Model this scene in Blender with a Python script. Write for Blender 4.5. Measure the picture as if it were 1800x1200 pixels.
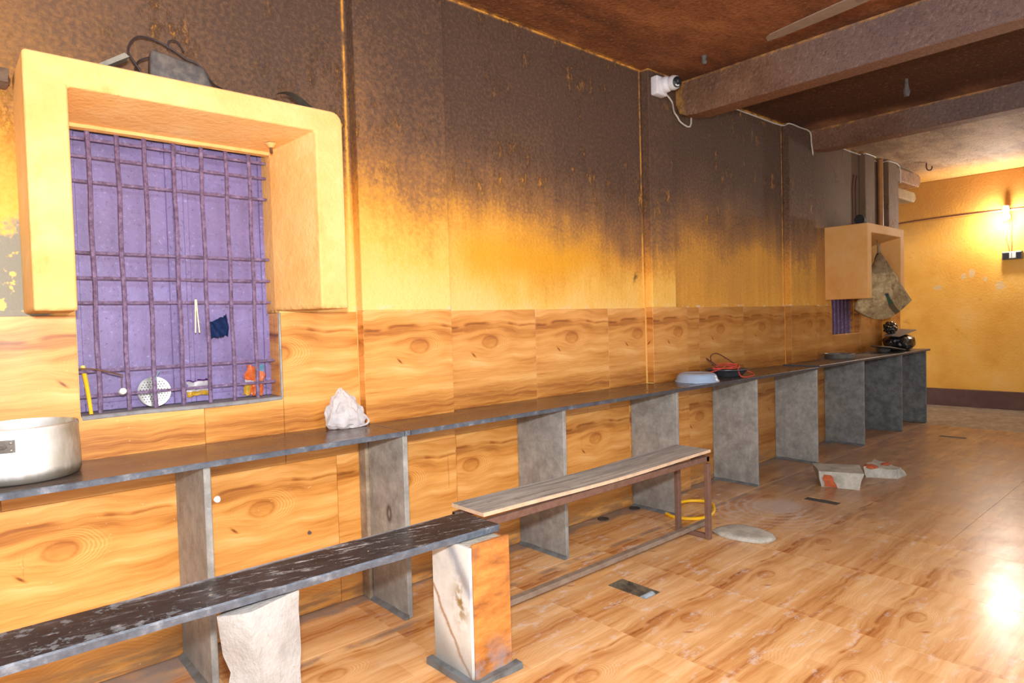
import bpy, bmesh, math, random
from mathutils import Vector, Matrix, noise as mn
random.seed(7)
SC = bpy.context.scene
COL = SC.collection
for o in list(bpy.data.objects):
    bpy.data.objects.remove(o)

# ------------------------------------------------------------------ camera
CAM_POS = Vector((0.0, -2.58932, 1.18926))
YAW, PITCH, ROLL, FPX = 0.725355, -0.0315176, -0.0280926, 1148.461
fwd = Vector((math.sin(YAW) * math.cos(PITCH), math.cos(YAW) * math.cos(PITCH), math.sin(PITCH)))
r0 = Vector((math.cos(YAW), -math.sin(YAW), 0)); u0 = r0.cross(fwd)
right = math.cos(ROLL) * r0 + math.sin(ROLL) * u0
up = -math.sin(ROLL) * r0 + math.cos(ROLL) * u0
cd = bpy.data.cameras.new('camera'); cam = bpy.data.objects.new('camera', cd); COL.objects.link(cam)
cam.matrix_world = Matrix(((right.x, up.x, -fwd.x, CAM_POS.x), (right.y, up.y, -fwd.y, CAM_POS.y),
                           (right.z, up.z, -fwd.z, CAM_POS.z), (0, 0, 0, 1)))
cd.sensor_width = 36; cd.lens = FPX / 1800 * 36; cd.clip_start = 0.05
SC.camera = cam

# ------------------------------------------------------------------ world and light
W = bpy.data.worlds.new('world'); SC.world = W; W.use_nodes = True
bg = W.node_tree.nodes['Background']
bg.inputs[0].default_value = (0.93, 0.97, 1.0, 1); bg.inputs[1].default_value = 1.25

def lamp(name, loc, power, color, radius):
    l = bpy.data.lights.new(name, 'POINT'); l.energy = power; l.color = color; l.shadow_soft_size = radius
    o = bpy.data.objects.new(name, l); o.location = loc; COL.objects.link(o); return o
lamp('camera_flash', (0.02, -2.56, 1.40), 270, (1.0, 0.985, 0.97), 0.05)
lamp('bulb_light', (9.18, -0.745, 2.22), 62, (1.0, 0.96, 0.90), 0.05)
al = bpy.data.lights.new('added_fill_light', 'AREA'); al.shape = 'RECTANGLE'; al.size = 1.3; al.size_y = 0.12; al.energy = 85; al.color = (0.95, 0.98, 1.0)  # added soft fill from above, out of view; no known lamp hangs there
ao = bpy.data.objects.new('added_fill_light', al); ao.location = (1.2, -3.6, 2.70); COL.objects.link(ao)

SC.view_settings.view_transform = 'Standard'; SC.view_settings.look = 'None'
SC.view_settings.exposure = 0.12; SC.view_settings.gamma = 1.0; SC.view_settings.use_curve_mapping = False

# ------------------------------------------------------------------ node helper
def s2l(r, g, b):
    f = lambda c: (c / 255 / 12.92) if c / 255 <= 0.04045 else ((c / 255 + 0.055) / 1.055) ** 2.4
    return (f(r), f(g), f(b), 1)
class NT:
    def __init__(s, name, rough=0.6, spec=0.5, metal=0.0):
        s.m = bpy.data.materials.new(name); s.m.use_nodes = True; s.t = s.m.node_tree
        s.b = s.t.nodes['Principled BSDF']
        s.b.inputs['Roughness'].default_value = rough; s.b.inputs['Specular IOR Level'].default_value = spec
        s.b.inputs['Metallic'].default_value = metal
    def n(s, typ): return s.t.nodes.new(typ)
    def put(s, sock, v):
        if isinstance(v, bpy.types.NodeSocket): s.t.links.new(v, sock)
        else: sock.default_value = v
    def pos(s): return s.n('ShaderNodeNewGeometry').outputs['Position']
    def uv(s): return s.n('ShaderNodeTexCoord').outputs['UV']
    def objc(s): return s.n('ShaderNodeTexCoord').outputs['Object']
    def normal(s): return s.n('ShaderNodeNewGeometry').outputs['Normal']
    def sep(s, v):
        k = s.n('ShaderNodeSeparateXYZ'); s.put(k.inputs[0], v); return k.outputs
    def comb(s, x=0.0, y=0.0, z=0.0):
        k = s.n('ShaderNodeCombineXYZ')
        for i, v in enumerate((x, y, z)): s.put(k.inputs[i], v)
        return k.outputs[0]
    def f(s, op, a, b=0.0, c=0.0):
        k = s.n('ShaderNodeMath'); k.operation = op
        s.put(k.inputs[0], a); s.put(k.inputs[1], b); s.put(k.inputs[2], c); return k.outputs[0]
    def scale(s, v, xyz):
        k = s.n('ShaderNodeVectorMath'); k.operation = 'MULTIPLY'; s.put(k.inputs[0], v); k.inputs[1].default_value = xyz; return k.outputs[0]
    def noise(s, v, sc=1.0, det=3.0, ro=0.55, dist=0.0):
        k = s.n('ShaderNodeTexNoise'); s.put(k.inputs['Vector'], v); k.inputs['Scale'].default_value = sc
        k.inputs['Detail'].default_value = det; k.inputs['Roughness'].default_value = ro; k.inputs['Distortion'].default_value = dist
        return k.outputs['Fac']
    def voro(s, v, sc=1.0):
        k = s.n('ShaderNodeTexVoronoi'); s.put(k.inputs['Vector'], v); k.inputs['Scale'].default_value = sc; return k.outputs['Distance']
    def step(s, v, a, b, lo=0.0, hi=1.0):
        k = s.n('ShaderNodeMapRange'); k.interpolation_type = 'SMOOTHSTEP'
        s.put(k.inputs['Value'], v); k.inputs['From Min'].default_value = a; k.inputs['From Max'].default_value = b
        k.inputs['To Min'].default_value = lo; k.inputs['To Max'].default_value = hi; return k.outputs[0]
    def lin(s, v, a, b, lo=0.0, hi=1.0):
        k = s.n('ShaderNodeMapRange'); s.put(k.inputs['Value'], v); k.inputs['From Min'].default_value = a; k.inputs['From Max'].default_value = b
        k.inputs['To Min'].default_value = lo; k.inputs['To Max'].default_value = hi; return k.outputs[0]
    def ramp(s, v, stops):
        k = s.n('ShaderNodeValToRGB'); s.put(k.inputs[0], v); e = k.color_ramp.elements
        e[0].position, e[0].color = stops[0]; e[1].position, e[1].color = stops[-1]
        for p, c in stops[1:-1]:
            q = e.new(p); q.color = c
        return k.outputs[0]
    def mix(s, fac, a, b, mode='MIX'):
        k = s.n('ShaderNodeMix'); k.data_type = 'RGBA'; k.blend_type = mode
        s.put(k.inputs[0], fac); s.put(k.inputs[6], a); s.put(k.inputs[7], b); return k.outputs[2]
    def gauss(s, v, c, w):
        d = s.f('DIVIDE', s.f('SUBTRACT', v, c), w); return s.f('EXPONENT', s.f('MULTIPLY', s.f('MULTIPLY', d, d), -1.0))
    def bump(s, h, strength=0.3, dist=0.01):
        k = s.n('ShaderNodeBump'); k.inputs['Strength'].default_value = strength; k.inputs['Distance'].default_value = dist
        s.put(k.inputs['Height'], h); s.t.links.new(k.outputs[0], s.b.inputs['Normal'])
    def color(s, c): s.put(s.b.inputs['Base Color'], c)
    def rough(s, r): s.put(s.b.inputs['Roughness'], r)

MAT = {}
def plain(name, rgb, rough=0.6, metal=0.0, spec=0.5, var=0.25, sc=30, dirt=None, bump=0.0):
    a = NT(name, rough, spec, metal); p = a.objc()
    n = a.noise(p, sc, 4, 0.6)
    c = s2l(*rgb); d = s2l(*(dirt or [max(0, v * 0.6) for v in rgb]))
    a.color(a.mix(a.step(n, 0.35, 0.75, 0, var * 2), c, d))
    if bump: a.bump(n, bump, 0.01)
    MAT[name] = a.m; return a.m

# ------------------------------------------------------------------ materials of the setting
def wood_print(a, u, v, floor=False):
    """printed ceramic wood decor: one knot per tile, flowing grain, short planks"""
    du = a.f('SUBTRACT', u, 0.47); dv = a.f('SUBTRACT', v, 0.735)
    wob = a.f('MULTIPLY', a.f('SUBTRACT', a.noise(a.comb(u, v, 1.7), 3.2, 2, 0.5), 0.5), 0.09)
    r2 = a.f('ADD', a.f('POWER', a.f('MULTIPLY', du, 0.60), 2.0), a.f('POWER', dv, 2.0))
    r = a.f('ADD', a.f('SQRT', r2), a.f('ADD', a.f('MULTIPLY', wob, 0.45), a.f('MULTIPLY', a.f('SUBTRACT', a.noise(a.comb(u, v, 9.1), 9.0, 3, 0.6), 0.5), 0.022)))
    bul = a.f('DIVIDE', 0.0085, a.f('ADD', r2, 0.006))
    psi = a.f('ADD', a.f('MULTIPLY', dv, a.f('SUBTRACT', 1.0, a.f('MINIMUM', bul, 0.92))), wob)
    streak = a.noise(a.comb(a.f('MULTIPLY', u, 1.3), a.f('MULTIPLY', psi, 24.0), 0.3), 1.0, 4, 0.6)
    fine = a.noise(a.comb(a.f('MULTIPLY', u, 5.0), a.f('MULTIPLY', psi, 150.0), 2.0), 1.0, 3, 0.6)
    patch = a.noise(a.comb(a.f('MULTIPLY', u, 0.9), a.f('MULTIPLY', psi, 5.5), 5.0), 1.0, 2, 0.45)
    t = a.f('ADD', a.f('MULTIPLY', streak, 0.42), a.f('ADD', a.f('MULTIPLY', fine, 0.17), a.f('ADD', a.f('MULTIPLY', patch, 0.58), -0.06)))
    thin = a.step(a.noise(a.comb(a.f('MULTIPLY', u, 1.8), a.f('MULTIPLY', psi, 42.0), 7.7), 1.0, 3, 0.6), 0.60, 0.70)
    t = a.f('SUBTRACT', t, a.f('MULTIPLY', thin, 0.06))
    # growth rings to the right of the knot
    ring = a.f('SINE', a.f('MULTIPLY', r, 520.0))
    rm = a.f('MULTIPLY', a.step(r, 0.045, 0.075), a.step(r, 0.15, 0.105))
    rm = a.f('MULTIPLY', rm, a.step(du, -0.06, 0.10, 0.12, 1.0))
    t = a.f('ADD', t, a.f('MULTIPLY', a.f('MULTIPLY', ring, rm), 0.055))
    t = a.f('ADD', t, a.f('MULTIPLY', rm, 0.05))
    # feathered arches in the lower part
    arch = a.f('SINE', a.f('MULTIPLY', a.f('ADD', a.f('ADD', v, a.f('MULTIPLY', wob, 0.6)), a.f('MULTIPLY', a.f('POWER', a.f('SUBTRACT', u, 0.62), 2.0), 0.9)), 300.0))
    am = a.f('MULTIPLY', a.step(v, 0.25, 0.17), a.f('MULTIPLY', a.step(v, 0.04, 0.09), a.step(u, 0.2, 0.45)))
    t = a.f('ADD', t, a.f('MULTIPLY', a.f('MULTIPLY', arch, am), 0.022))
    # planks printed side by side: steps of tone
    if floor:
        pl = a.f('FLOOR', a.f('MULTIPLY', v, 5.0)); cut = a.f('FRACT', a.f('MULTIPLY', a.f('SINE', a.f('MULTIPLY', a.f('ADD', pl, 1.0), 12.9)), 43.7))
        seg = a.f('GREATER_THAN', u, cut)
        t = a.f('ADD', t, a.f('MULTIPLY', a.f('SUBTRACT', seg, 0.5), a.step(a.f('ABSOLUTE', a.f('SUBTRACT', v, 0.735)), 0.12, 0.16, 0.01, 0.06)))
    core = a.step(r, 0.045, 0.022)
    dark = a.f('MULTIPLY', a.gauss(psi, 0.115, 0.014), a.step(a.noise(a.comb(a.f('MULTIPLY', u, 4.0), 3.3, 0), 1.0, 2), 0.35, 0.6))
    dark2 = a.f('MULTIPLY', a.gauss(psi, -0.10, 0.05), a.step(u, 0.75, 0.2))
    rim = a.gauss(r, 0.043, 0.008)
    sp = a.f('MULTIPLY', a.gauss(u, 0.29, 0.02), a.gauss(a.f('ADD', v, a.f('MULTIPLY', a.f('SUBTRACT', u, 0.29), 0.8)), 0.63, 0.009))
    t = a.f('SUBTRACT', t, a.f('MULTIPLY', dark, 0.20)); t = a.f('SUBTRACT', t, a.f('MULTIPLY', dark2, 0.09))
    t = a.f('SUBTRACT', t, a.f('MULTIPLY', core, 0.03)); t = a.f('SUBTRACT', t, a.f('MULTIPLY', rim, 0.07))
    t = a.f('SUBTRACT', t, a.f('MULTIPLY', sp, 0.30))
    return t
def make_wood_wall():
    a = NT('wood_wall_tile', 0.28, 0.45); u, v, _ = a.sep(a.uv())
    t = wood_print(a, u, v)
    c = a.ramp(t, [(0.22, s2l(98, 54, 18)), (0.38, s2l(168, 100, 34)), (0.50, s2l(212, 144, 66)), (0.62, s2l(232, 170, 94)), (0.78, s2l(244, 202, 136))])
    p = a.pos(); x, y, z = a.sep(p)
    # greasy brown film growing towards the far end and above the counter
    film = a.f('MULTIPLY', a.step(x, 2.6, 5.2, 0.0, 0.62), a.step(a.noise(p, 3, 4, 0.6), 0.2, 0.75, 0.55, 1.0))
    c = a.mix(film, c, s2l(112, 62, 22))
    # mop line near the floor
    low = a.f('MULTIPLY', a.step(z, 0.13, 0.02), a.step(a.noise(a.scale(p, (2, 2, 12)), 3, 4, 0.6), 0.35, 0.6))
    c = a.mix(a.f('MULTIPLY', low, 0.65), c, s2l(120, 95, 80))
    # thin vertical scratches and specks
    scr = a.step(a.noise(a.scale(p, (45, 45, 2.2)), 1, 2, 0.5), 0.74, 0.78)
    c = a.mix(a.f('MULTIPLY', scr, 0.35), c, s2l(120, 62, 20))
    spk = a.step(a.noise(p, 85, 1, 0.5), 0.76, 0.80)
    c = a.mix(a.f('MULTIPLY', spk, 0.3), c, s2l(250, 225, 190))
    wq = a.f('SQRT', a.f('ADD', a.f('POWER', a.f('SUBTRACT', x, 0.780), 2.0), a.f('POWER', a.f('SUBTRACT', z, 0.547), 2.0))); c = a.mix(a.step(a.f('ADD', wq, a.f('MULTIPLY', a.noise(p, 60, 2), 0.01)), 0.019, 0.015), c, s2l(244, 238, 236))
    wq = a.f('SQRT', a.f('ADD', a.f('POWER', a.f('SUBTRACT', x, 1.137), 2.0), a.f('POWER', a.f('SUBTRACT', z, 0.335), 2.0))); c = a.mix(a.step(a.f('ADD', wq, a.f('MULTIPLY', a.noise(p, 70, 2), 0.012)), 0.017, 0.012), c, s2l(92, 80, 74))
    a.color(c); a.rough(a.f('ADD', 0.33, a.f('MULTIPLY', a.noise(p, 8, 3), 0.2)))
    MAT['wood_wall'] = a.m
def make_wood_floor():
    a = NT('wood_floor_tile', 0.22, 0.5); u, v, _ = a.sep(a.uv())
    t = wood_print(a, u, v, True)
    c = a.ramp(t, [(0.22, s2l(112, 66, 36)), (0.38, s2l(176, 112, 60)), (0.50, s2l(214, 162, 104)), (0.62, s2l(232, 186, 132)), (0.80, s2l(244, 210, 164))])
    p = a.pos(); x, y, z = a.sep(p)
    c = a.mix(a.f('MULTIPLY', a.step(a.noise(p, 2.2, 4, 0.6), 0.35, 0.7), 0.25), c, s2l(186, 116, 58))
    # dusty film towards the far part
    dust = a.f('MULTIPLY', a.step(a.f('ADD', x, a.f('MULTIPLY', a.noise(p, 1.4, 4, 0.65), 1.6)), 3.6, 5.8), a.step(a.noise(a.scale(p, (1.2, 4.0, 1)), 2.2, 5, 0.65), 0.30, 0.62, 0.45, 0.85))
    c = a.mix(dust, c, s2l(142, 112, 92))
    dk = a.f('MULTIPLY', a.step(a.noise(a.scale(p, (1.0, 5.0, 1)), 2.6, 4, 0.7), 0.56, 0.68), a.f('MULTIPLY', a.step(x, 3.2, 4.6), a.step(y, -1.5, -1.0)))
    c = a.mix(a.f('MULTIPLY', dk, 0.55), c, s2l(84, 54, 38))
    # dried white water and cement marks
    wz = a.f('ADD', a.gauss(x, 3.75, 0.30), a.gauss(x, 2.3, 0.9)); wz = a.f('MULTIPLY', wz, a.step(y, -2.6, -0.3, 0.4, 1.0))
    wn = a.noise(a.scale(p, (3.2, 7.0, 1)), 2.3, 5, 0.72)
    mk = a.f('MULTIPLY', a.step(wn, 0.54, 0.66), a.f('MINIMUM', wz, 1.0))
    c = a.mix(a.f('MULTIPLY', mk, 0.7), c, s2l(228, 214, 206))
    # swept dusty arcs
    dx = a.f('SUBTRACT', x, 3.86); dy = a.f('SUBTRACT', y, -0.66); rr = a.f('SQRT', a.f('ADD', a.f('POWER', dx, 2.0), a.f('POWER', a.f('MULTIPLY', dy, 1.2), 2.0)))
    arc = a.f('MULTIPLY', a.step(a.f('SINE', a.f('ADD', a.f('MULTIPLY', rr, 105.0), a.f('MULTIPLY', wn, 9.0))), -0.1, 0.9), a.f('MULTIPLY', a.step(rr, 0.62, 0.35), a.f('MULTIPLY', a.step(rr, 0.05, 0.16), a.step(dx, 0.12, -0.1))))
    c = a.mix(a.f('MULTIPLY', arc, 0.5), c, s2l(214, 192, 178))
    pud = a.f('MULTIPLY', a.step(a.f('ADD', rr, a.f('MULTIPLY', wn, 0.30)), 0.40, 0.22), 0.7)
    c = a.mix(pud, c, s2l(205, 190, 182))
    g = a.f('MULTIPLY', a.step(a.f('ADD', y, a.f('MULTIPLY', a.f('SUBTRACT', a.noise(p, 7, 4), 0.5), 0.12)), -0.105, -0.06), a.step(a.noise(p, 5, 4), 0.25, 0.5)); c = a.mix(a.f('MULTIPLY', g, 0.85), c, s2l(136, 128, 126))
    g3 = a.f('MULTIPLY', a.f('MULTIPLY', a.gauss(x, 0.50, 0.16), a.gauss(y, -0.16, 0.13)), a.step(a.noise(p, 6, 4), 0.3, 0.5)); c = a.mix(a.f('MULTIPLY', g3, 0.9), c, s2l(150, 146, 144))
    g2 = a.f('MULTIPLY', a.gauss(y, -0.39, 0.018), a.step(a.noise(p, 6, 4), 0.38, 0.55)); c = a.mix(a.f('MULTIPLY', g2, 0.7), c, s2l(122, 104, 98))
    fl = a.step(a.noise(a.scale(p, (20, 38, 1)), 1.0, 3, 0.6), 0.70, 0.75); c = a.mix(a.f('MULTIPLY', fl, 0.5), c, s2l(232, 216, 205))
    a.color(c)
    a.rough(a.f('ADD', a.f('MULTIPLY', dust, 0.14), a.f('ADD', 0.17, a.f('MULTIPLY', a.noise(p, 6, 4), 0.16))))
    a.bump(a.noise(p, 5, 2), 0.05, 0.01)
    MAT['wood_floor'] = a.m
def make_soot_wall():
    a = NT('sooty_yellow_plaster', 0.75, 0.25); p = a.pos(); x, y, z = a.sep(p)
    drip = a.noise(a.scale(p, (14, 14, 0.9)), 1.0, 4, 0.6); big = a.noise(p, 1.3, 4, 0.6); grain = a.noise(p, 60, 3, 0.6)
    g4 = lambda q: (q, q, q, 1)
    zc = a.ramp(a.lin(x, 0, 8), [(0.0, g4(0.60)), (0.172, g4(0.60)), (0.176, g4(0.635)), (0.24, g4(0.60)), (0.425, g4(0.545)), (0.5, g4(0.56)), (1.0, g4(0.56))])
    zz = a.f('SUBTRACT', z, a.f('MULTIPLY', zc, 3.0))
    n = a.f('ADD', a.f('MULTIPLY', a.f('SUBTRACT', big, 0.5), 0.85), a.f('MULTIPLY', a.f('SUBTRACT', drip, 0.5), 0.30))
    n = a.f('ADD', n, a.f('MULTIPLY', a.f('SUBTRACT', grain, 0.5), 0.12))
    s = a.step(a.f('ADD', zz, n), -0.62, 0.62)
    # the far bays are smoked all the way down
    s = a.f('MAXIMUM', s, a.f('MULTIPLY', a.step(x, 3.715, 3.735, 0, 0.40), a.step(a.f('ADD', a.f('ADD', a.f('MULTIPLY', drip, 0.45), a.f('MULTIPLY', big, 0.55)), a.f('MULTIPLY', zz, 0.35)), 0.0, 0.60, 0.5, 1.05)))
    s = a.f('MAXIMUM', s, a.f('MULTIPLY', a.step(x, 5.85, 5.87, 0, 0.52), a.step(zz, -0.6, 0.1, 0.6, 1.0)))
    # thin yellow lines along the inner column corners and the ceiling edge
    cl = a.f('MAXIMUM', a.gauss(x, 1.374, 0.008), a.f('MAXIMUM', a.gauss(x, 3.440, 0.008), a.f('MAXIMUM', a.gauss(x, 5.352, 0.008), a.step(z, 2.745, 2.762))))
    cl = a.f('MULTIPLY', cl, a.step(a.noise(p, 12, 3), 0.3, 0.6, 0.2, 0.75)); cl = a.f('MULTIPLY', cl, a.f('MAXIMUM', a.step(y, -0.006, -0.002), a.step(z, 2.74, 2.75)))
    # flaked and blistered paint showing amber
    flk = a.f('MULTIPLY', a.step(a.noise(a.scale(p, (13, 13, 6)), 1.0, 7, 0.8), 0.52, 0.62), a.f('MULTIPLY', a.step(z, 1.72, 1.95), a.step(a.noise(p, 1.9, 2), 0.44, 0.58)))
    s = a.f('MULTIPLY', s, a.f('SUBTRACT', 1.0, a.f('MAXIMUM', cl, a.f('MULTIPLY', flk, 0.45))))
    s = a.f('MULTIPLY', s, a.step(grain, 0.25, 0.75, 0.86, 1.10))
    # smoke on the window wall is paler to the left
    s = a.f('MULTIPLY', s, a.step(x, -0.3, 1.1, 0.62, 1.0))
    c = a.ramp(s, [(0.0, s2l(248, 208, 128)), (0.14, s2l(246, 192, 92)), (0.32, s2l(222, 158, 66)), (0.55, s2l(160, 114, 68)), (0.78, s2l(118, 88, 66)), (1.0, s2l(88, 68, 57))])
    c = a.mix(a.f('MULTIPLY', a.step(a.noise(p, 95, 2, 0.5), 0.62, 0.76), a.step(s, 0.3, 0.7, 0, 0.18)), c, s2l(186, 150, 118))
    c = a.mix(a.f('MULTIPLY', a.step(a.noise(p, 70, 2, 0.5), 0.40, 0.30), a.step(s, 0.2, 0.5, 0, 0.2)), c, s2l(64, 50, 46))
    # rich amber band where the old paint was scrubbed
    am = a.f('MULTIPLY', a.gauss(a.f('ADD', z, a.f('MULTIPLY', big, 0.3)), 1.68, 0.10), a.f('MULTIPLY', a.step(x, 1.86, 2.1), a.step(x, 3.3, 2.7))); c = a.mix(a.f('MULTIPLY', am, 0.75), c, s2l(238, 168, 34))
    grey = a.f('MULTIPLY', a.step(x, 5.8, 6.6), a.step(s, 0.3, 0.8)); c = a.mix(a.f('MULTIPLY', grey, 0.6), c, s2l(128, 104, 82))
    # grey patch where the paint has fallen off, beside the window hood
    pat = a.f('MULTIPLY', a.step(a.f('ADD', x, a.f('MULTIPLY', big, 0.12)), 0.36, 0.33), a.step(a.f('ADD', z, a.f('MULTIPLY', a.f('SUBTRACT', a.noise(p, 14, 4, 0.7), 0.5), 0.35)), 1.58, 1.52))
    pat = a.f('MULTIPLY', pat, a.step(a.noise(p, 22, 3), 0.62, 0.56))
    c = a.mix(pat, c, s2l(150, 148, 135))
    sk = a.f('MULTIPLY', a.gauss(a.f('SUBTRACT', x, a.f('MULTIPLY', a.f('SUBTRACT', z, 1.445), 0.45)), 3.36, 0.018), a.gauss(z, 1.445, 0.035)); c = a.mix(a.f('MULTIPLY', sk, a.step(a.noise(p, 50, 3), 0.35, 0.55)), c, s2l(84, 62, 44))
    # pale scraped plaster just above the tiles
    sc = a.f('MULTIPLY', a.f('MULTIPLY', a.step(z, 1.285, 1.25), a.step(z, 1.240, 1.247)), a.step(a.noise(a.scale(p, (1, 1, 2)), 11, 4, 0.65), 0.54, 0.64)); c = a.mix(a.f('MULTIPLY', sc, 0.7), c, s2l(226, 208, 180))
    a.color(c)
    a.bump(a.f('ADD', a.f('MULTIPLY', a.noise(p, 42, 5, 0.65), 0.6), a.f('MULTIPLY', flk, 0.6)), 0.8, 0.014)
    MAT['soot_wall'] = a.m
def make_hood():
    a = NT('ochre_hood_plaster', 0.7, 0.25); p = a.pos(); n = a.noise(p, 3.5, 5, 0.65); g = a.noise(p, 48, 4, 0.6)
    c = a.ramp(n, [(0.25, s2l(226, 166, 92)), (0.5, s2l(240, 188, 118)), (0.75, s2l(246, 206, 146))])
    c = a.mix(a.step(a.noise(a.scale(p, (9, 9, 3)), 1, 5, 0.7), 0.60, 0.72, 0, 0.4), c, s2l(214, 146, 60))
    x, y, z = a.sep(p); e = a.f('MULTIPLY', a.step(z, 1.275, 1.25), a.step(g, 0.3, 0.6)); c = a.mix(a.f('MULTIPLY', e, 0.6), c, s2l(120, 76, 30))
    top = a.step(a.sep(a.normal())[2], 0.5, 0.9); c = a.mix(a.f('MULTIPLY', top, 0.9), c, s2l(150, 135, 120))
    far = a.step(x, 4, 5, 0, 0.35); c = a.mix(far, c, s2l(190, 122, 44))
    a.color(c); a.bump(a.f('ADD', g, a.noise(p, 7, 3)), 0.35, 0.012); MAT['hood'] = a.m
def make_ceiling():
    a = NT('sooty_ceiling', 0.7, 0.3); p = a.pos(); x, y, z = a.sep(p)
    n = a.noise(a.scale(p, (1.0, 2.4, 1)), 1.6, 5, 0.65); g = a.noise(p, 50, 4, 0.65)
    c = a.ramp(n, [(0.3, s2l(92, 58, 38)), (0.5, s2l(132, 82, 50)), (0.72, s2l(166, 110, 70))])
    nb = a.f('ADD', x, a.f('MULTIPLY', a.noise(p, 1.4, 4), 0.9))
    c = a.mix(a.f('MULTIPLY', a.step(nb, 4.0, 4.5), a.step(nb, 6.4, 5.9)), c, s2l(78, 48, 32))
    pale = a.mix(a.step(n, 0.35, 0.65), s2l(150, 122, 96), s2l(206, 180, 146))
    c = a.mix(a.step(nb, 5.9, 7.2), c, pale)
    c = a.mix(a.f('MULTIPLY', a.step(nb, 8.7, 9.4), 0.8), c, s2l(222, 164, 78))
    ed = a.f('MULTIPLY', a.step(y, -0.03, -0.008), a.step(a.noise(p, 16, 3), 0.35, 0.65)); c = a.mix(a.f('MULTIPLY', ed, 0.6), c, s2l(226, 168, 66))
    c = a.mix(a.step(g, 0.52, 0.68, 0, 0.45), c, s2l(62, 42, 34)); c = a.mix(a.step(g, 0.45, 0.32, 0, 0.35), c, s2l(182, 128, 90))
    a.color(c); a.bump(a.f('ADD', g, a.noise(p, 6, 3)), 0.8, 0.014); MAT['ceiling'] = a.m
def make_beam():
    a = NT('sooty_beam_plaster', 0.65, 0.35); p = a.pos(); x, y, z = a.sep(p)
    n = a.noise(p, 3, 4, 0.65); g = a.noise(p, 55, 4, 0.65)
    c = a.ramp(n, [(0.3, s2l(98, 70, 54)), (0.5, s2l(124, 90, 68)), (0.72, s2l(142, 110, 88))])
    pur = a.step(a.f('ADD', a.f('MULTIPLY', y, -1.0), a.f('MULTIPLY', n, 0.6)), 0.7, 1.6, 0, 0.75); c = a.mix(pur, c, s2l(112, 98, 98))
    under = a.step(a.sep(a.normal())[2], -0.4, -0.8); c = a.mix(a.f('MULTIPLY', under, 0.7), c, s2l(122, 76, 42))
    e = a.f('MULTIPLY', a.f('MAXIMUM', a.step(z, 2.745, 2.758), a.step(y, -0.09, -0.04)), a.step(a.noise(p, 14, 3), 0.35, 0.65)); c = a.mix(a.f('MULTIPLY', e, 0.55), c, s2l(218, 160, 72))
    c = a.mix(a.step(g, 0.52, 0.68, 0, 0.4), c, s2l(70, 54, 48)); c = a.mix(a.step(g, 0.45, 0.32, 0, 0.3), c, s2l(178, 150, 134))
    a.color(c); a.bump(g, 0.8, 0.014); MAT['beam'] = a.m
def make_far_wall():
    a = NT('far_yellow_plaster', 0.75, 0.25); p = a.pos(); x, y, z = a.sep(p); n = a.noise(p, 1.8, 5, 0.62); g = a.noise(p, 40, 4, 0.6)
    c = a.ramp(n, [(0.25, s2l(214, 148, 54)), (0.55, s2l(232, 172, 76)), (0.8, s2l(240, 190, 108))])
    sm = a.step(a.f('ADD', z, a.f('MULTIPLY', n, 0.9)), 2.45, 2.95, 0, 0.75); c = a.mix(sm, c, s2l(146, 96, 44))
    jit = a.f('MULTIPLY', a.f('SUBTRACT', a.noise(p, 30, 3, 0.6), 0.5), 0.9); ch = 0.0
    for cy, cz, ry, rz in ((-0.385, 1.60, 0.034, 0.055), (-0.30, 1.57, 0.03, 0.035), (-0.52, 1.53, 0.02, 0.03), (-0.66, 1.44, 0.05, 0.05), (-0.03, 1.45, 0.05, 0.03), (-1.35, 1.7, 0.05, 0.07)):
        q = a.f('SQRT', a.f('ADD', a.f('POWER', a.f('DIVIDE', a.f('SUBTRACT', y, cy), ry), 2.0), a.f('POWER', a.f('DIVIDE', a.f('SUBTRACT', z, cz), rz), 2.0)))
        ch = a.f('MAXIMUM', ch, a.step(a.f('ADD', q, jit), 1.05, 0.9))
    c = a.mix(a.f('MULTIPLY', ch, 0.6), c, s2l(206, 186, 148))
    tr = a.step(a.noise(p, 5, 4, 0.7), 0.62, 0.72); c = a.mix(a.f('MULTIPLY', tr, 0.4), c, s2l(168, 108, 40))
    a.color(c); a.bump(g, 0.35, 0.01); MAT['far_wall'] = a.m
make_wood_wall(); make_wood_floor(); make_soot_wall(); make_hood(); make_ceiling(); make_beam(); make_far_wall()

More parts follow.
